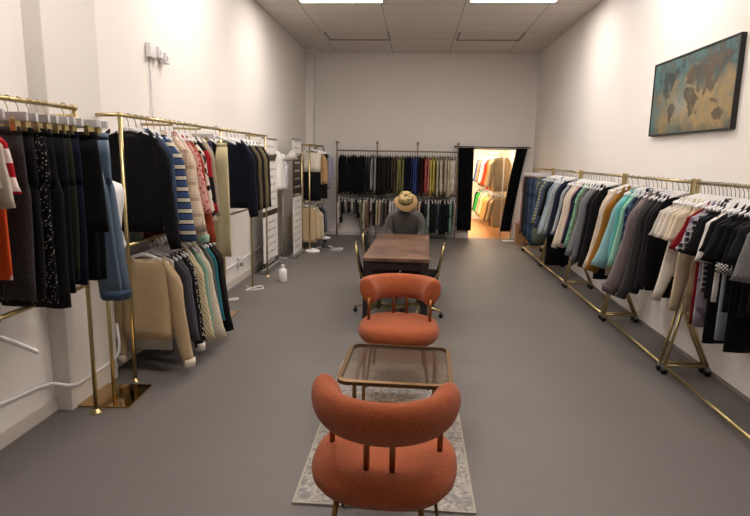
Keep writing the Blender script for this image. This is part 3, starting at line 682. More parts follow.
# ------------------------------------------------------------------ curtains at the doorway
VEL = fab('#0b0b0e')
def curtain(xt0, xt1, xb0, xb1, y, z0, z1, label):
    rings = []; n = 46
    for i in range(13):
        u = i/12; z = z1+(z0-z1)*u; a = xt0+(xb0-xt0)*u**.8; b = xt1+(xb1-xt1)*u**.8
        fr = [(a+(b-a)*k/n, y-.035+.032*math.sin(k*.93+.3*math.sin(2*u))*(.5+.5*u)+.01*math.sin(k*2.1), z) for k in range(n+1)]
        rings.append(fr+[(x, yy+.015, zz) for x, yy, zz in reversed(fr)])
    cx = (xb0+xb1)/2; t = thing('curtain', label, 'curtain', (cx, y, z0), 0, 'black doorway curtains')
    mb = MB().loft(rings); mb.v = [(a-cx, b-y, c-z0) for a, b, c in mb.v]; mb.build('drape', VEL, t)
    for k in range(5):
        x = xt0+(xt1-xt0)*(k+.5)/5; r = [(x-cx, -.0+.024*math.cos(a), z1+.018-z0+.024*math.sin(a)) for a in [i*PI/6 for i in range(13)]]
        MB().tube(r, .004, 5).build('ring', BLACKP, t)
CY = 12.24
curtain(.87, 1.19, .9, 1.2, CY, .18, 1.93, 'black velvet curtain on the left of the doorway')
curtain(2.08, 2.3, 1.82, 2.03, CY, .18, 1.93, 'black velvet curtain on the right of the doorway, swept aside')
t = thing('curtain_rod', 'thin dark rod carrying the black doorway curtains', 'curtain rod', (1.55, CY, 1.95))
pipe(MB(), (-.74, 0, 0), (.78, 0, 0), .01).build('rod', DKM, t)
for x in (-.72, .0, .72): pipe(MB(), (x, 0, 0), (x, YB-CY, 0), .008).build('bracket', DKM, t)
for x in (-.75, .79): joint(MB(), (x, 0, 0), .02).build('finial', DKM, t)
# cardboard box and pink bundle by the right curtain
t = thing('cardboard_box', 'tall brown cardboard box standing by the right curtain', 'box', (2.18, 11.7, 0), .1)
KR = mat('kraft_card', '#a67c4f', .8)
for s in (-1, 1):
    MB().box(s*.1-.004, s*.1+.004, -.1, .1, 0, .42).build('side', KR, t); MB().box(-.096, .096, s*.1-.004, s*.1+.004, 0, .42).build('side', KR, t)
MB().box(-.096, .096, -.096, .096, 0, .01).build('bottom', KR, t)
MB().box(-.1, -.15, -.1, .1, .415, .42).build('flap', KR, t)
mb = MB(); r2 = random.Random(4)
for i in range(26): mb.ell((r2.uniform(-.075, .075), r2.uniform(-.075, .075), r2.uniform(.02, .13)), .03, .03, .024, 7, 5)
t2 = mb.build('tissue_bundle', fab('#cf8590', 'heather', '#e3b9bb'), None, (2.18, 11.7, .36)); tag(t2, 'crumpled pink tissue bundle on top of the cardboard box', 'tissue')
t = thing('floor_mat', 'white folded paper on the floor beside the right curtain', 'paper', (1.98, 12.0, 0), .2)
MB().box(-.12, .12, -.1, .1, .001, .015).build('sheet', WHITEP, t, bevel=.004)

# ------------------------------------------------------------------ lounge chairs
def boucle():
    s = NT('orange_boucle')
    base = s.mix(s.ramp(s.noise(160, 3), [(.35, (0,0,0,1)), (.7, (1,1,1,1))]), '#8f4526', '#b5653f')
    base = s.mix(s.math('MULTIPLY', s.noise(4, 3), .3), base, '#95482a')
    s.bump(s.noise(240, 4, .7), .7, .006)
    return s.set(base, Roughness=.95, Specular_IOR_Level=.15, Sheen_Weight=.15)
BOU = boucle()
BRASS = mat('bronze_tube', '#8d5a34', .35, .9, .2)
def lounge(loc, rz, label):
    t = thing('lounge_chair', label, 'armchair', loc, rz, 'orange boucle lounge chairs')
    # seat: puffy D-shaped cushion, front = +y
    prof = [(.0, .318), (.19, .318), (.245, .324), (.28, .342), (.3, .37), (.306, .4), (.3, .428), (.283, .45), (.25, .465), (.19, .473), (.1, .477), (.0, .478)]
    rings = []
    for r, z in prof:
        ring = []
        for k in range(40):
            a = 2*PI*k/40; ca, sa = math.cos(a), math.sin(a)
            e = .8
            ring.append((r*1.02*math.copysign(abs(ca)**e, ca), r*.98*math.copysign(abs(sa)**e, sa), z))
        rings.append(ring)
    MB().loft(rings).build('seat', BOU, t)
    # back roll
    R0 = .242; path = []; a0 = math.radians(-4); N = 40
    for i in range(N+1):
        a = a0+(-PI-2*a0)*i/N    # from right (x+) through the back (y-) to left
        path.append((a, i/N))
    rings = []
    ends = [(0, .02), (.0, .6), (.006, .82), (.018, .94), (.04, 1.0)]
    st_ = []
    tot = R0*(PI-2*a0)
    for d, k in ends: st_.append((d/tot, k))
    for i in range(1, 30): st_.append((.04/tot+(1-.08/tot)*i/30, 1.0))
    for d, k in reversed(ends): st_.append((1-d/tot, k))
    a_start, a_end = math.radians(4), math.radians(-184)
    for u, k in st_:
        a = a_start+(a_end-a_start)*u
        c = Vector((R0*1.02*math.cos(a), R0*.95*math.sin(a)-.018, .0)); nrm = Vector((math.cos(a), math.sin(a), 0))
        # slight recline: roll leans outwards at the back
        en = abs(2*u-1)**4; rr, rzv = .066*k, (.096+.012*en)*k
        ring = []
        for j in range(20):
            b = 2*PI*j/20
            ring.append(c+nrm*(rr*math.cos(b)+.02*math.sin(b)*k)+Vector((0, 0, .688+rzv*math.sin(b))))
        rings.append(ring)
    MB().loft(rings).build('backrest', BOU, t)
    for x, y in ((-.052, -.2), (.052, -.2), (-.235, .0), (.235, .0)):
        MB().tube([(x, y, .44), (x, y, .64)], .0125, 12).build('back_rod', BRASS, t)
    for x, y in ((-.17, -.2), (.17, -.2), (-.19, .19), (.19, .19)):
        MB().tube([(x*1.22, y*1.2, .002), (x, y, .34)], [.009, .013], 10).build('leg', GOLDD, t)
    return t
lounge((-.1, 2.27, 0), -.07, 'orange boucle lounge chair nearest the camera, seen from behind')
lounge((-.1, 4.2, 0), PI+.0, 'orange boucle lounge chair beyond the glass table, facing the camera')

# rug
def rug_mat():
    s = NT('distressed_rug')
    a = s.noise(7, 6, .75); b = s.noise(38, 6, .8)
    base = s.ramp(a, [(.3, '#5f626a'), (.42, '#8a8988'), (.5, '#b4ada3'), (.6, '#7d7b7b'), (.72, '#a8a49e')])
    base = s.mix(s.ramp(b, [(.42, (1,1,1,1)), (.52, (0,0,0,1))]), base, '#5e626c')
    base = s.mix(s.math('MULTIPLY', s.noise(90, 3), .35), base, '#b9b1a6')
    s.bump(s.noise(300, 3), .4, .003)
    return s.set(base, Roughness=.95, Specular_IOR_Level=.1)
t = thing('rug', 'distressed grey and cream low-pile rug under the glass coffee table', 'rug', (-.118, 3.505, 0), .003)
MB().box(-.443, .443, -.985, .985, .001, .009).build('pile', rug_mat(), t)
ed = mat('rug_binding', '#a9a399', .9)
MB().box(-.453, -.443, -.995, .995, .001, .011).box(.443, .453, -.995, .995, .001, .011).box(-.443, .443, -.995, -.985, .001, .011).box(-.443, .443, .985, .995, .001, .011).build('binding', ed, t)

# coffee table
def glass_mat():
    s = NT('smoked_glass')
    tr = s.n('ShaderNodeBsdfTransparent'); gl = s.n('ShaderNodeBsdfGlossy'); mx = s.n('ShaderNodeMixShader'); fr = s.n('ShaderNodeLayerWeight')
    c = s.mix(s.noise(2, 1), '#dcd0c4', '#e2d7cb'); s.l(c, tr.inputs[0]); gl.inputs['Roughness'].default_value = .22
    gl.inputs[0].default_value = (.8, .78, .75, 1)
    fr.inputs[0].default_value = .5
    s.l(s.math('ADD', s.math('MULTIPLY', s.math('POWER', fr.outputs[1], 4.0), .5), .09), mx.inputs[0]); s.l(tr.outputs[0], mx.inputs[1]); s.l(gl.outputs[0], mx.inputs[2]); s.l(mx.outputs[0], s.out.inputs[0])
    return s.m
def rrect(hx, hy, r, n=6):
    p = []
    for cx, cy, a0 in ((hx-r, hy-r, 0), (-hx+r, hy-r, PI/2), (-hx+r, -hy+r, PI), (hx-r, -hy+r, 1.5*PI)):
        for i in range(n+1):
            a = a0+PI/2*i/n; p.append((cx+r*math.cos(a), cy+r*math.sin(a)))
    return p
t = thing('coffee_table', 'smoked glass coffee table with rounded brass frame between the orange chairs', 'coffee table', (-.085, 3.41, .011), -.02)
TBR = mat('coffee_table_brass', '#75593a', .4, .9, .2)
hx, hy, hz = .342, .345, .41
o_ = rrect(hx, hy, .07); i_ = rrect(hx-.028, hy-.028, .05)
MB().loft([[(x, y, hz-.022) for x, y in o_], [(x, y, hz) for x, y in o_], [(x, y, hz+.004) for x, y in i_], [(x, y, hz-.022) for x, y in i_], [(x, y, hz-.022) for x, y in o_]], False, False, smooth=False).build('rim', TBR, t)
MB().loft([[(x, y, hz-.012) for x, y in i_], [(x, y, hz-.004) for x, y in i_]], smooth=False).build('glass_top', glass_mat(), t)
for y in (-.26, .26):
    MB().box(-.24, .24, y-.011, y+.011, 0, .022).build('floor_bar', GOLDD, t, bevel=.002)
    for x in (-.24, .24): MB().box(x-.011, x+.011, y-.011, y+.011, .022, hz-.022).build('leg', GOLDD, t, bevel=.002)
for x in (-.24, .24): MB().box(x-.011, x+.011, -.249, .249, hz-.044, hz-.022).build('stretcher', GOLDD, t, bevel=.002)

# ------------------------------------------------------------------ work table
def table_wood():
    s = NT('mottled_dark_wood')
    base = s.ramp(s.noise(4.5, 8, .75), [(.34, '#33231c'), (.47, '#573c30'), (.6, '#80604b')])
    base = s.mix(s.math('MULTIPLY', s.noise(45, 4), .35), base, '#33211b')
    s.bump(s.noise(40, 4), .15, .003)
    return s.set(base, Roughness=.38)
TW = table_wood(); DW = mat('dark_table_wood', '#1d1412', .5)
TX, TY, hw, hl = -.155, 6.22, .32, .9
t = thing('work_table', 'long dark mottled wooden table in the middle of the shop', 'table', (TX, TY, 0), -.02)
MB().box(-hw, hw, -hl, hl, .715, .75).build('tabletop', TW, t, bevel=.004)
for x in (-hw+.04, hw-.04):
    for y in (-hl+.05, hl-.05): MB().box(x-.036, x+.036, y-.036, y+.036, .001, .715).build('leg', DW, t, bevel=.004)
for s_ in (-1, 1):
    MB().box(-hw+.076, hw-.076, s_*(hl-.042)-.012, s_*(hl-.042)+.012, .63, .715).build('apron', DW, t)
    MB().box(s_*(hw-.032)-.012, s_*(hw-.032)+.012, -hl+.086, hl-.086, .63, .715).build('apron', DW, t)

# swivel chairs
SEATM = fab('#1a1716')
def swivel(loc, rz, label, first=None):
    if first: return copytree(first, loc, rz, label)
    t = thing('swivel_chair', label, 'chair', loc, rz, 'black and gold swivel chairs at the table')
    # front = +x ; seat
    rr = rrect(.21, .21, .07)
    MB().loft([[(x*k, y*k, z) for x, y in rr] for k, z in ((.9, .42), (1, .435), (1, .46), (.92, .48), (.5, .487))]).build('seat', SEATM, t)
    b = MB(); rg = []
    for i in range(9):
        u = i/8; z = .5+.26*u; x = -.2-.05*math.sin(u*PI*.5); hw_ = .182-.01*u**3
        rg.append([(x, -hw_, z), (x+.018, -hw_*.6, z), (x+.018, hw_*.6, z), (x, hw_, z), (x-.012, hw_*.5, z), (x-.012, -hw_*.5, z)])
    b.loft(rg); b.build('backrest', SEATM, t)
    fr = [(-.17, -.2, .43), (-.215, -.2, .52), (-.24, -.2, .65), (-.25, -.198, .74), (-.258, -.17, .78), (-.258, 0, .785), (-.258, .17, .78), (-.25, .198, .74), (-.24, .2, .65), (-.215, .2, .52), (-.17, .2, .43)]
    MB().tube(fr, .012, 8).build('back_frame', GOLD, t)
    MB().tube([(0, 0, .09), (0, 0, .43)], .022, 12).build('column', GOLD, t)
    for k in range(5):
        a = 2*PI*k/5+.3; ca, sa = math.cos(a), math.sin(a)
        o = MB().tube([(.02*ca, .02*sa, .12), (.27*ca, .27*sa, .075)], [.018, .012], 8).build('base_leg', GOLD, t)
        MB().ell((.27*ca, .27*sa, .028), .026, .026, .027, 10, 6).tube([(.27*ca, .27*sa, .05), (.27*ca, .27*sa, .076)], .007, 6).build('castor', BLACKP, o)
    return t
s0 = swivel((-.37, 6.0, 0), .1, 'black swivel chair with gold frame at the left of the table, nearer one')
swivel((-.36, 6.9, 0), -.05, 'black swivel chair with gold frame at the left of the table, farther one', s0)
swivel((.06, 6.05, 0), PI-.08, 'black swivel chair with gold frame at the right side of the table', s0)
swivel((-.13, 7.62, 0), -PI/2, 'swivel chair under the seated person at the far table end', s0)

# ------------------------------------------------------------------ the person
def skin_obj(name, pts, edges, m, parent=None, root=0, sub=2):
    me = bpy.data.meshes.new(name); me.from_pydata([p[:3] for p in pts], edges, [])
    o = bpy.data.objects.new(name, me); C.objects.link(o)
    if parent: o.parent = parent
    md = o.modifiers.new('skin', 'SKIN'); md.use_smooth_shade = True
    for i, p in enumerate(pts):
        r = p[3]; v = me.skin_vertices[0].data[i]; v.radius = (r, r) if not isinstance(r, tuple) else r; v.use_root = (i == root)
    sd = o.modifiers.new('sub', 'SUBSURF'); sd.levels = sub; sd.render_levels = sub
    me.materials.append(m); return o
PX, PY = -.13, 7.55
SKIN = mat('skin', '#c39a80', .5)
# seated, facing -y (towards the camera), head bowed, hands in the lap. local origin = floor under the seat
P = [(0, .05, .55, .125), (0, .03, .66, .12), (0, -.02, .8, .125), (0, -.07, .91, .1), (0, -.11, 1.0, .05), (0, -.15, 1.06, .052), (0, -.19, 1.11, .07), (0, -.215, 1.16, .085), (0, -.2, 1.21, .075)]
E_ = [(i, i+1) for i in range(8)]
for s in (-1, 1):
    b = len(P)
    P += [(s*.11, -.075, .925, .045), (s*.165, -.075, .9, .045), (s*.205, -.07, .82, .046), (s*.215, -.1, .705, .04), (s*.17, -.2, .665, .034), (s*.1, -.27, .645, .026), (s*.075, -.3, .64, .032)]
    E_ += [(3, b)]+[(b+i, b+i+1) for i in range(6)]
    f0 = len(P)
    for k, (dx, ln) in enumerate(((.028, .06), (.009, .072), (-.011, .066), (-.028, .05))):
        P += [(s*(.07+dx*.8), -.325, .638, .0095), (s*(.06+dx*1.0), -.33-ln*.5, .632, .0085), (s*(.055+dx), -.335-ln*.8, .618, .0075)]
        E_ += [(b+6, len(P)-3), (len(P)-3, len(P)-2), (len(P)-2, len(P)-1)]
    P += [(s*.045, -.3, .648, .01), (s*.025, -.325, .645, .0085)]; E_ += [(b+6, len(P)-2), (len(P)-2, len(P)-1)]
    l = len(P)
    P += [(s*.09, .03, .53, .09), (s*.1, -.16, .55, .075), (s*.11, -.36, .54, .058), (s*.11, -.35, .3, .05), (s*.11, -.33, .09, .036), (s*.11, -.36, .045, .034), (s*.11, -.45, .03, .026)]
    E_ += [(0, l)]+[(l+i, l+i+1) for i in range(6)]
per = skin_obj('person', P, E_, SKIN); per.location = (PX, PY, 0)
tag(per, 'person in charcoal top and straw hat, head bowed, seated at the far table end', 'person')
GREY = fab('#5b5856')
top = MB(); n_ = 24
spine = [(.05, .53, .155, .125), (.045, .6, .175, .135), (.02, .7, .185, .14), (-.02, .8, .195, .14), (-.06, .9, .195, .13), (-.085, .955, .17, .11), (-.1, .99, .125, .085), (-.115, 1.02, .085, .07), (-.13, 1.045, .068, .062)]
top.loft([[(w*math.copysign(abs(math.cos(a))**.85, math.cos(a))*(1+.03*math.sin(3*a+9*z)), y+d*math.sin(a)*(1+.04*math.sin(5*a+14*z)), z-(.25*d*math.sin(a))) for a in [2*PI*k/n_ for k in range(n_)]] for y, z, w, d in spine])
for s in (-1, 1):
    top.tube([(s*.1, -.075, .955), (s*.16, -.075, .93), (s*.2, -.07, .87), (s*.215, -.075, .78), (s*.215, -.1, .705), (s*.18, -.17, .675), (s*.125, -.25, .655)], [.06, .075, .072, .066, .06, .05, .043], 14)
top.build('top', GREY, per)
TR = [(0, .05, .54, .13)]; TRE = []
for s in (-1, 1):
    b = len(TR); TR += [(s*.09, .03, .545, .1), (s*.1, -.16, .555, .088), (s*.11, -.365, .54, .07), (s*.11, -.352, .3, .062), (s*.11, -.335, .11, .052)]
    TRE += [(0, b)]+[(b+i, b+i+1) for i in range(4)]
skin_obj('trousers', TR, TRE, fab('#1d1f27'), per)
for s in (-1, 1):
    MB().ell((s*.11, -.39, .04), .045, .12, .038, 12, 8).build('shoe', BLACKP, per)
HM = Matrix.Translation((0, -.215, 1.135)) @ Matrix.Rotation(math.radians(42), 4, 'X')
def head_pts(mb, c, rx, ry, rz, n=14, m=9, shape=None):
    mb.ell(c, rx, ry, rz, n, m); return mb
def hb(mb): mb.v = [tuple(HM @ Vector(v)) for v in mb.v]; return mb
hb(MB().ell((0, 0, 0), .072, .09, .105, 18, 12).ell((0, -.088, -.012), .012, .018, .024, 8, 6).ell((-.074, .01, -.01), .01, .02, .03, 8, 6).ell((.074, .01, -.01), .01, .02, .03, 8, 6)).build('head', SKIN, per)
for s in (-1, 1): hb(MB().ell((s*.03, -.08, .012), .012, .008, .008, 10, 6)).build('eye', mat('eye_dark', '#241a15', .3), per)
hb(MB().ell((0, -.082, -.05), .024, .01, .008, 10, 6)).build('mouth', mat('lips', '#9b5c50', .5), per)
hb(MB().ell((0, .018, .018), .08, .088, .1, 16, 10).ell((0, .05, -.05), .062, .05, .075, 12, 8)).build('hair', mat('brown_hair', '#3a271c', .6, bump=.4), per)
STRAW = fab('#c2a06f', 'rib', '#000000', 60)
hat = MB(); rings = []
for r, z, w in ((.084, .035, 0), (.1, .03, 0), (.125, .018, .012), (.15, .0, .024), (.151, -.006, .024), (.125, .012, .012), (.09, .025, 0)):
    rings.append([(r*math.cos(2*PI*k/36), r*1.05*math.sin(2*PI*k/36)+.01, z+w*math.sin(2*2*PI*k/36+.8)) for k in range(36)])
h0 = hb(hat.loft(rings, False, False)).build('hat', STRAW, per)
rings = [[(r*math.cos(2*PI*k/24), r*1.08*math.sin(2*PI*k/24)+.01, z) for k in range(24)] for r, z in ((.093, .028), (.092, .07), (.085, .105), (.07, .122), (.045, .118), (.01, .112))]
hb(MB().loft(rings, False)).build('crown', fab('#b9a06f', 'floral', '#4c5a38', 26), h0)
rings = [[(r*math.cos(2*PI*k/24), r*1.08*math.sin(2*PI*k/24)+.01, z) for k in range(24)] for r, z in ((.0945, .03), (.0945, .058))]
hb(MB().loft(rings, False, False)).build('band', fab('#4d5a36', 'floral', '#b4a768', 40), h0)

# ------------------------------------------------------------------ wall picture: a painted world map
def picture():
    t = thing('wall_picture', 'large framed teal and sand world map painting on the right wall', 'picture', (XR, 5.455, 2.32))
    W_, H_ = 1.55, .69; nx, nz = 170, 76
    land = [  # rough continents in unit coordinates (u: 0 left of picture .. 1 right, v: 0 bottom .. 1 top)
        [(.1,.8),(.17,.86),(.27,.83),(.34,.88),(.36,.8),(.31,.72),(.28,.62),(.24,.56),(.25,.5),(.21,.52),(.2,.46),(.23,.42),(.25,.4),(.2,.43),(.17,.52),(.14,.62),(.1,.7),(.06,.76)],
        [(.25,.4),(.3,.42),(.34,.34),(.33,.26),(.3,.2),(.28,.1),(.265,.1),(.265,.22),(.24,.32)],
        [(.37,.92),(.43,.95),(.42,.84),(.39,.8)],
        [(.46,.56),(.51,.58),(.57,.55),(.6,.46),(.63,.44),(.6,.36),(.57,.22),(.54,.16),(.52,.24),(.51,.36),(.46,.4),(.44,.48)],
        [(.45,.62),(.48,.7),(.46,.74),(.5,.82),(.55,.86),(.6,.82),(.68,.88),(.78,.9),(.9,.86),(.97,.82),(.93,.76),(.88,.72),(.86,.64),(.83,.58),(.79,.5),(.77,.42),(.74,.48),(.71,.52),(.69,.42),(.66,.52),(.6,.5),(.57,.58),(.53,.6),(.5,.62)],
        [(.8,.22),(.84,.28),(.88,.26),(.91,.2),(.89,.12),(.85,.13),(.81,.15)], [(.76,.38),(.82,.36),(.85,.32),(.79,.34)], [(.6,.26),(.62,.28),(.61,.2)]]
    def inside(u, v, pg):
        c = False; j = len(pg)-1
        for i in range(len(pg)):
            if (pg[i][1] > v) != (pg[j][1] > v) and u < (pg[j][0]-pg[i][0])*(v-pg[i][1])/(pg[j][1]-pg[i][1])+pg[i][0]: c = not c
            j = i
        return c
    v, f, col = [], [], []
    teal, dteal, sand, pale, brown, dark = [Vector(lin(c)[:3]) for c in ('#42686a', '#172c33', '#a58a5a', '#97928c', '#5a4833', '#1b1919')]
    for j in range(nz+1):
        for i in range(nx+1):
            u, w = i/nx, j/nz
            v.append((-.034, W_/2-W_*u, -H_/2+H_*w))
            n1 = 1.3*noise.fractal(Vector((u*5, w*2.4, 1.3)), .8, 2.0, 6); n2 = 1.5*noise.fractal(Vector((u*16, w*7, 7.7)), .7, 2.1, 6)
            sf = max(0, min(1, 1.25-2.4*abs(w-.3-.1*(u-.5))+n1*.5)); 
            sf *= max(0, min(1, .35+u*1.2)) if u < .45 else 1
            c = teal.lerp(dteal, max(0, min(1, .4+n2*.8+n1*.3+(.35 if u > .8 and w > .7 else 0)+(.5 if w < .1 else 0)))).lerp(sand, max(0, min(.9, sf*.85+n2*.25)))
            c = c.lerp(pale, max(0, .7-3.2*math.hypot((u-.4)*1.5, w-.35)))
            uu, ww = u+n2*.015, w+n1*.03
            if any(inside(uu, ww, g) for g in land):
                lc = dark.lerp(brown, max(0, min(1, u*.8-.1+n2*.9)))
                if u < .3 and w > .5: lc = dteal.lerp(dark, .4)
                c = c.lerp(lc, max(.25, min(.95, .8+n2*.5)))
            col.append((c.x, c.y, c.z, 1))
    for j in range(nz):
        for i in range(nx):
            a = j*(nx+1)+i; f.append((a, a+nx+1, a+nx+2, a+1))
    me = bpy.data.meshes.new('canvas'); me.from_pydata(v, [], f)
    at = me.color_attributes.new('paint', 'FLOAT_COLOR', 'POINT'); at.data.foreach_set('color', [x for c in col for x in c])
    s = NT('painted_canvas'); a = s.n('ShaderNodeVertexColor', layer_name='paint'); s.bump(s.noise(260, 3), .2, .002)
    s.set(s.mix(s.math('MULTIPLY', s.noise(30, 5), .3), a.outputs[0], '#39484a'), Roughness=.6)
    me.materials.append(s.m); o = bpy.data.objects.new('canvas', me); C.objects.link(o); o.parent = t
    fm = mat('black_frame', '#141312', .5)
    y, z = W_/2, H_/2
    MB().box(-.042, -.001, -y-.012, -y, -z-.012, z+.012).box(-.042, -.001, y, y+.012, -z-.012, z+.012).box(-.042, -.001, -y, y, -z-.012, -z).box(-.042, -.001, -y, y, z, z+.012).build('frame', fm, t)
    MB().box(-.033, -.001, -y, y, -z, z).build('backing', fm, t)
picture()

# ------------------------------------------------------------------ small things on the left
# wall box with two plug heads and a cord
t = thing('electrical_box', 'small white electrical box with two heads high on the left wall', 'electrical box', (XL, 5.03, 2.58))
MB().box(.001, .05, -.09, .04, -.06, .06).build('housing', WHITEP, t, bevel=.006)
for y, z in ((.06, -.005), (.2, -.03)):
    o = MB().box(.012, .075, y-.04, y+.045, z-.045, z+.05).build('head', WHITEP, t, bevel=.008)
    MB().box(.0755, .078, y-.02, y-.012, z-.02, z+.02).build('slot', mat('slot_grey', '#8f8c8a', .6), o)
MB().box(.01, .03, -.02, .16, -.03, .0).build('arm', WHITEP, t, bevel=.003)
t = MB().tube([(0, 0, -.06), (.0, .0, -.25), (.003, -.01, -.45), (0, .0, -.64)], .007, 6).build('hanging_cable', WHITEP, None, (XL+.012, 5.0, 2.58)); tag(t, 'white cord running down the left wall from the electrical box', 'cord')
# conduits low on the wall
PL = -2.345
mb = MB().tube([(PL, 1.0, .32), (PL, 2.83, .27), (PL, 3.2, .235), (PL+.01, 3.33, .21), (-2.245, 3.35, .19), (-2.222, 3.42, .17), (-2.222, 3.85, .17), (-2.222, 3.96, .2), (-2.23, 3.99, .27), (-2.25, 4.0, .42)], .013, 8)
tag(mb.build('conduit_pipe', WHITEP), 'white flexible pipe along the left wall and round the pillar', 'pipe')
tag(MB().tube([(PL, 4.2, .26), (PL, 6.0, .26), (PL, 9.1, .34)], .013, 8).build('conduit_pipe', WHITEP), 'straight white conduit low on the left wall below the sweaters', 'pipe')
t = thing('wall_socket', 'white wall socket box on the conduit below the third left rack', 'socket', (XL, 7.3, .28))
MB().box(.001, .04, -.05, .05, -.06, .07).build('cover_plate', WHITEP, t, bevel=.004)
MB().box(.03, .08, -.03, .03, -.045, .0).build('plug', mat('plug_grey', '#b9b5b0', .5), t, bevel=.006)
# bust form on gold stand, second stand
MIR = mat('mirror_gold', '#c9a873', .08, 1.)
def bust(x, y, z, label, wear=None, stand=GOLD, rz=0, plate=True, sc=1.0):
    t = thing('mannequin', label, 'mannequin', (x, y, 0), rz)
    lv = [(0, .13, .085), (.08, .155, .1), (.18, .125, .085), (.3, .14, .1), (.38, .16, .105), (.45, .165, .085), (.5, .15, .06), (.53, .07, .05), (.58, .05, .048), (.61, .048, .046)]
    MB().loft([[(w*sc*math.cos(a), d*sc*math.sin(a), z+h*sc) for a in [2*PI*k/20 for k in range(20)]] for h, w, d in lv]).build('torso', WHITEP, t)
    MB().tube([(0, 0, .015), (0, 0, z+.01)], .013, 10).build('pole', stand, t)
    if plate: MB().box(-.19, .19, -.19, .19, .001, .014).build('base_plate', MIR, t, bevel=.002)
    else: MB().lathe([(.13, .001), (.13, .01), (.03, .02)], 20).build('base_plate', GREYM, t)
    return t
bust(-2.09, 3.63, 1.02, 'white torso mannequin on a gold stand behind the blue satin trousers', rz=.05, sc=.95)
t = thing('display_stand', 'gold pole on a square mirrored plate below the cream skirt', 'stand', (-2.04, 5.76, 0), .05)
MB().box(-.14, .14, -.14, .14, .001, .014).build('base_plate', MIR, t, bevel=.002); MB().tube([(-.05, -.09, .014), (-.05, -.09, .98)], .012, 10).build('pole', GOLD, t)
bust(-2.2, 8.85, 1.22, 'white mannequin in white blouse between the two banners, nearer one', plate=False, stand=GREYM, rz=PI/2, sc=.9)
bust(-2.2, 9.27, 1.18, 'white mannequin in white top between the two banners, farther one', plate=False, stand=GREYM, sc=.9, rz=PI/2)
garment('blouse', 'white ruffled blouse on the nearer mannequin between the banners', 'blouse', (-2.2, 8.85, 1.84), PI/2, fab('#e2dfdc'), L=.66, sl=.22, t=.1, sw=.17, bw=.16, w0=.06, w1=.06, flare=(.02, .02), neck=.08, hem=.17, collar='fold')
t = thing('cone_lamp', 'grey cone-shaped lamp shade above the white mannequin blouse', 'lamp', (-2.08, 8.88, 1.63), .3)
M_ = Matrix.Rotation(math.radians(62), 4, 'Y')
mb = MB().lathe([(.02, 0), (.035, .02), (.095, .2), (.09, .2), (.03, .02)], 18); mb.v = [tuple(M_ @ Vector(v)) for v in mb.v]; mb.build('shade', mat('shade_grey', '#a9a49d', .5), t)
MB().tube([(0, 0, 0), (-.1, -.02, .02), (-.2, -.06, .03)], .006, 6).build('arm', DKM, t)
# roll-up banners: unreadable rows of print
def banner(y0, y1, x, z1, label, dark):
    t = thing('banner_stand', label, 'banner', (x, (y0+y1)/2, 0)); h = (y1-y0)/2
    s = NT('printed_banner'); o = s.xyz()
    rows = s.math('FRACT', s.math('MULTIPLY', o[2], 9.0)); rowm = s.ramp(rows, [(0, (0,0,0,1)), (.3, (1,1,1,1)), (.62, (0,0,0,1))], 'CONSTANT')
    mp = s.n('ShaderNodeMapping'); mp.inputs['Scale'].default_value = (1, 16, 9); s.l(s.tc.outputs['Object'], mp.inputs[0])
    ink = s.ramp(s.noise(2.2, 2, .7, mp.outputs[0]), [(.5, (0,0,0,1)), (.54, (1,1,1,1))])
    edge = s.ramp(s.math('ABSOLUTE', o[1]), [(h*.7, (1,1,1,1)), (h*.72, (0,0,0,1))], 'CONSTANT')
    f = s.math('MULTIPLY', s.math('MULTIPLY', rowm, ink), edge)
    base = s.mix(s.math('MULTIPLY', f, .85), '#e3e0dc', '#3a3632')
    blk = None
    for a, b in dark:
        m = s.math('MULTIPLY', s.math('GREATER_THAN', o[2], a), s.math('LESS_THAN', o[2], b)); blk = m if blk is None else s.math('MAXIMUM', blk, m)
    lines = s.ramp(s.math('FRACT', s.math('MULTIPLY', o[2], 7.5)), [(0, (0,0,0,1)), (.8, (1,1,1,1))], 'CONSTANT')
    lines = s.math('MULTIPLY', lines, s.ramp(s.math('ABSOLUTE', o[1]), [(h*.55, (1,1,1,1)), (h*.57, (0,0,0,1))], 'CONSTANT'))
    dk = s.mix(s.math('MULTIPLY', lines, .7), '#2b221e', '#d5cec8')
    base = s.mix(blk, base, dk)
    m = s.set(base, Roughness=.5)
    MB().box(-.002, .002, -h, h, .06, z1).build('print_panel', m, t)
    MB().box(-.05, .05, -h, h, .001, .06).build('base_box', GREYM, t, bevel=.006)
    MB().box(-.008, .008, -h, h, z1, z1+.02).build('top_bar', GREYM, t)
    MB().tube([(-.02, 0, .06), (-.02, 0, z1)], .008, 6).build('support_pole', GREYM, t)
banner(7.88, 8.72, -2.16, 1.93, 'white roll-up banner with rows of black print beside the dark sweaters', [(1.62, 1.72), (.82, .9), (.07, .15)])
banner(9.22, 9.92, -2.02, 1.96, 'white roll-up banner with a dark brown block near its top', [(1.02, 1.74)])
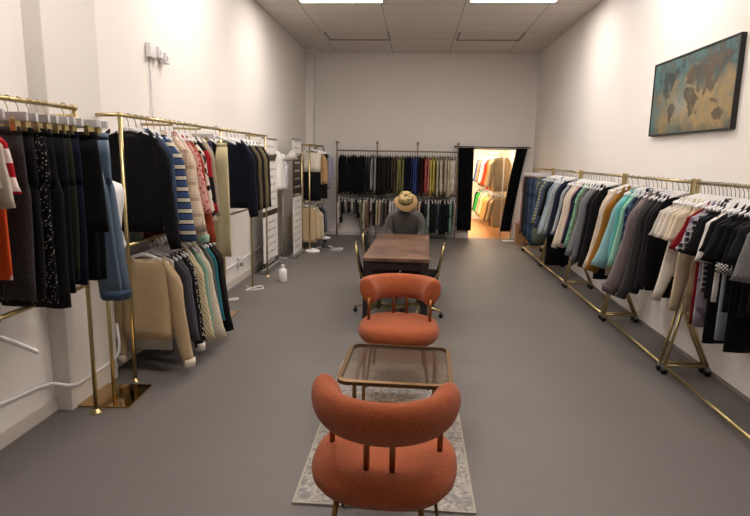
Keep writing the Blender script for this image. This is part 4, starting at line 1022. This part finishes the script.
# bottle, puck, small stand, cables
t = thing('plastic_jug', 'white plastic jug standing on the floor in front of the banners', 'jug', (-1.78, 7.45, 0))
MB().lathe([(.05, .001), (.056, .01), (.057, .15), (.045, .18), (.02, .195), (.02, .21)], 18).build('body', WHITEP, t); MB().lathe([(.024, .205), (.024, .235), (.02, .238)], 14).build('cap', WHITEP, t)
t = thing('round_base', 'white round disc base on the floor at the second banner', 'base', (-1.83, 9.95, 0)); MB().lathe([(.13, .001), (.13, .03), (.1, .045), (.03, .05)], 22).build('disc', WHITEP, t); MB().lathe([(.03, .05), (.025, .07), (.01, .075)], 12).build('knob', WHITEP, t)
t = thing('small_stand', 'small black stand with a white round top on the floor near the far corner', 'stand', (-1.7, 10.55, 0))
MB().lathe([(.075, .001), (.075, .015), (.03, .04), (.022, .12), (.04, .15)], 16).build('base', BLACKP, t); MB().lathe([(.04, .15), (.1, .165), (.1, .19), (.07, .2)], 18).build('top', WHITEP, t)
def cord(pts, label):
    P0 = [Vector(p) for p in pts]; out = []
    for i in range(len(P0)-1):
        for k in range(6):
            u = k/6; a, b = P0[max(i-1, 0)], P0[min(i+2, len(P0)-1)]; p, r = P0[i], P0[i+1]
            out.append(.5*((2*p)+(r-a)*u+(2*a-5*p+4*r-b)*u*u+(3*p-a-3*r+b)*u**3))
    out.append(P0[-1]); tag(MB().tube(out, .009, 6).build('floor_cable', WHITEP), label, 'cord')
cord([(-1.98, 10.35, .01), (-1.85, 10.25, .01), (-1.78, 10.5, .01), (-1.6, 10.6, .01), (-1.5, 10.35, .01), (-1.35, 10.4, .01), (-1.37, 10.15, .01), (-1.55, 10.2, .01)], 'white tangled power cord on the floor near the small black stand')
cord([(-2.2, 7.1, .01), (-2.1, 7.0, .01), (-2.0, 7.12, .01), (-1.93, 6.98, .01), (-2.02, 6.9, .01), (-2.12, 6.85, .01), (-2.06, 7.05, .01)], 'white coiled cable on the floor below the dark sweaters')
tag(MB().box(-.07, .07, -.025, .025, .001, .03).build('power_strip', WHITEP, None, (-2.12, 6.35, 0), .8, bevel=.006), 'small white adapter on the floor by the mirrored plate', 'adapter')

# ------------------------------------------------------------------ camera, world, view
cam = bpy.data.cameras.new('camera'); co = bpy.data.objects.new('camera', cam); C.objects.link(co)
cam.sensor_fit = 'HORIZONTAL'; cam.sensor_width = 36; cam.lens = 36*565/750; cam.clip_start = .02
co.matrix_world = Matrix.Translation((0, 0, 1.7)) @ Matrix.Rotation(.070016, 4, 'Z') @ Matrix.Rotation(PI/2-.176409, 4, 'X') @ Matrix.Rotation(math.radians(1.0), 4, 'Z')
bpy.context.scene.camera = co
w = bpy.data.worlds.new('world'); bpy.context.scene.world = w; w.use_nodes = True
w.node_tree.nodes['Background'].inputs[0].default_value = (.9, .85, .8, 1); w.node_tree.nodes['Background'].inputs[1].default_value = .05
vs = bpy.context.scene.view_settings; vs.view_transform = 'Standard'; vs.look = 'None'; vs.exposure = .92; vs.gamma = 1.0
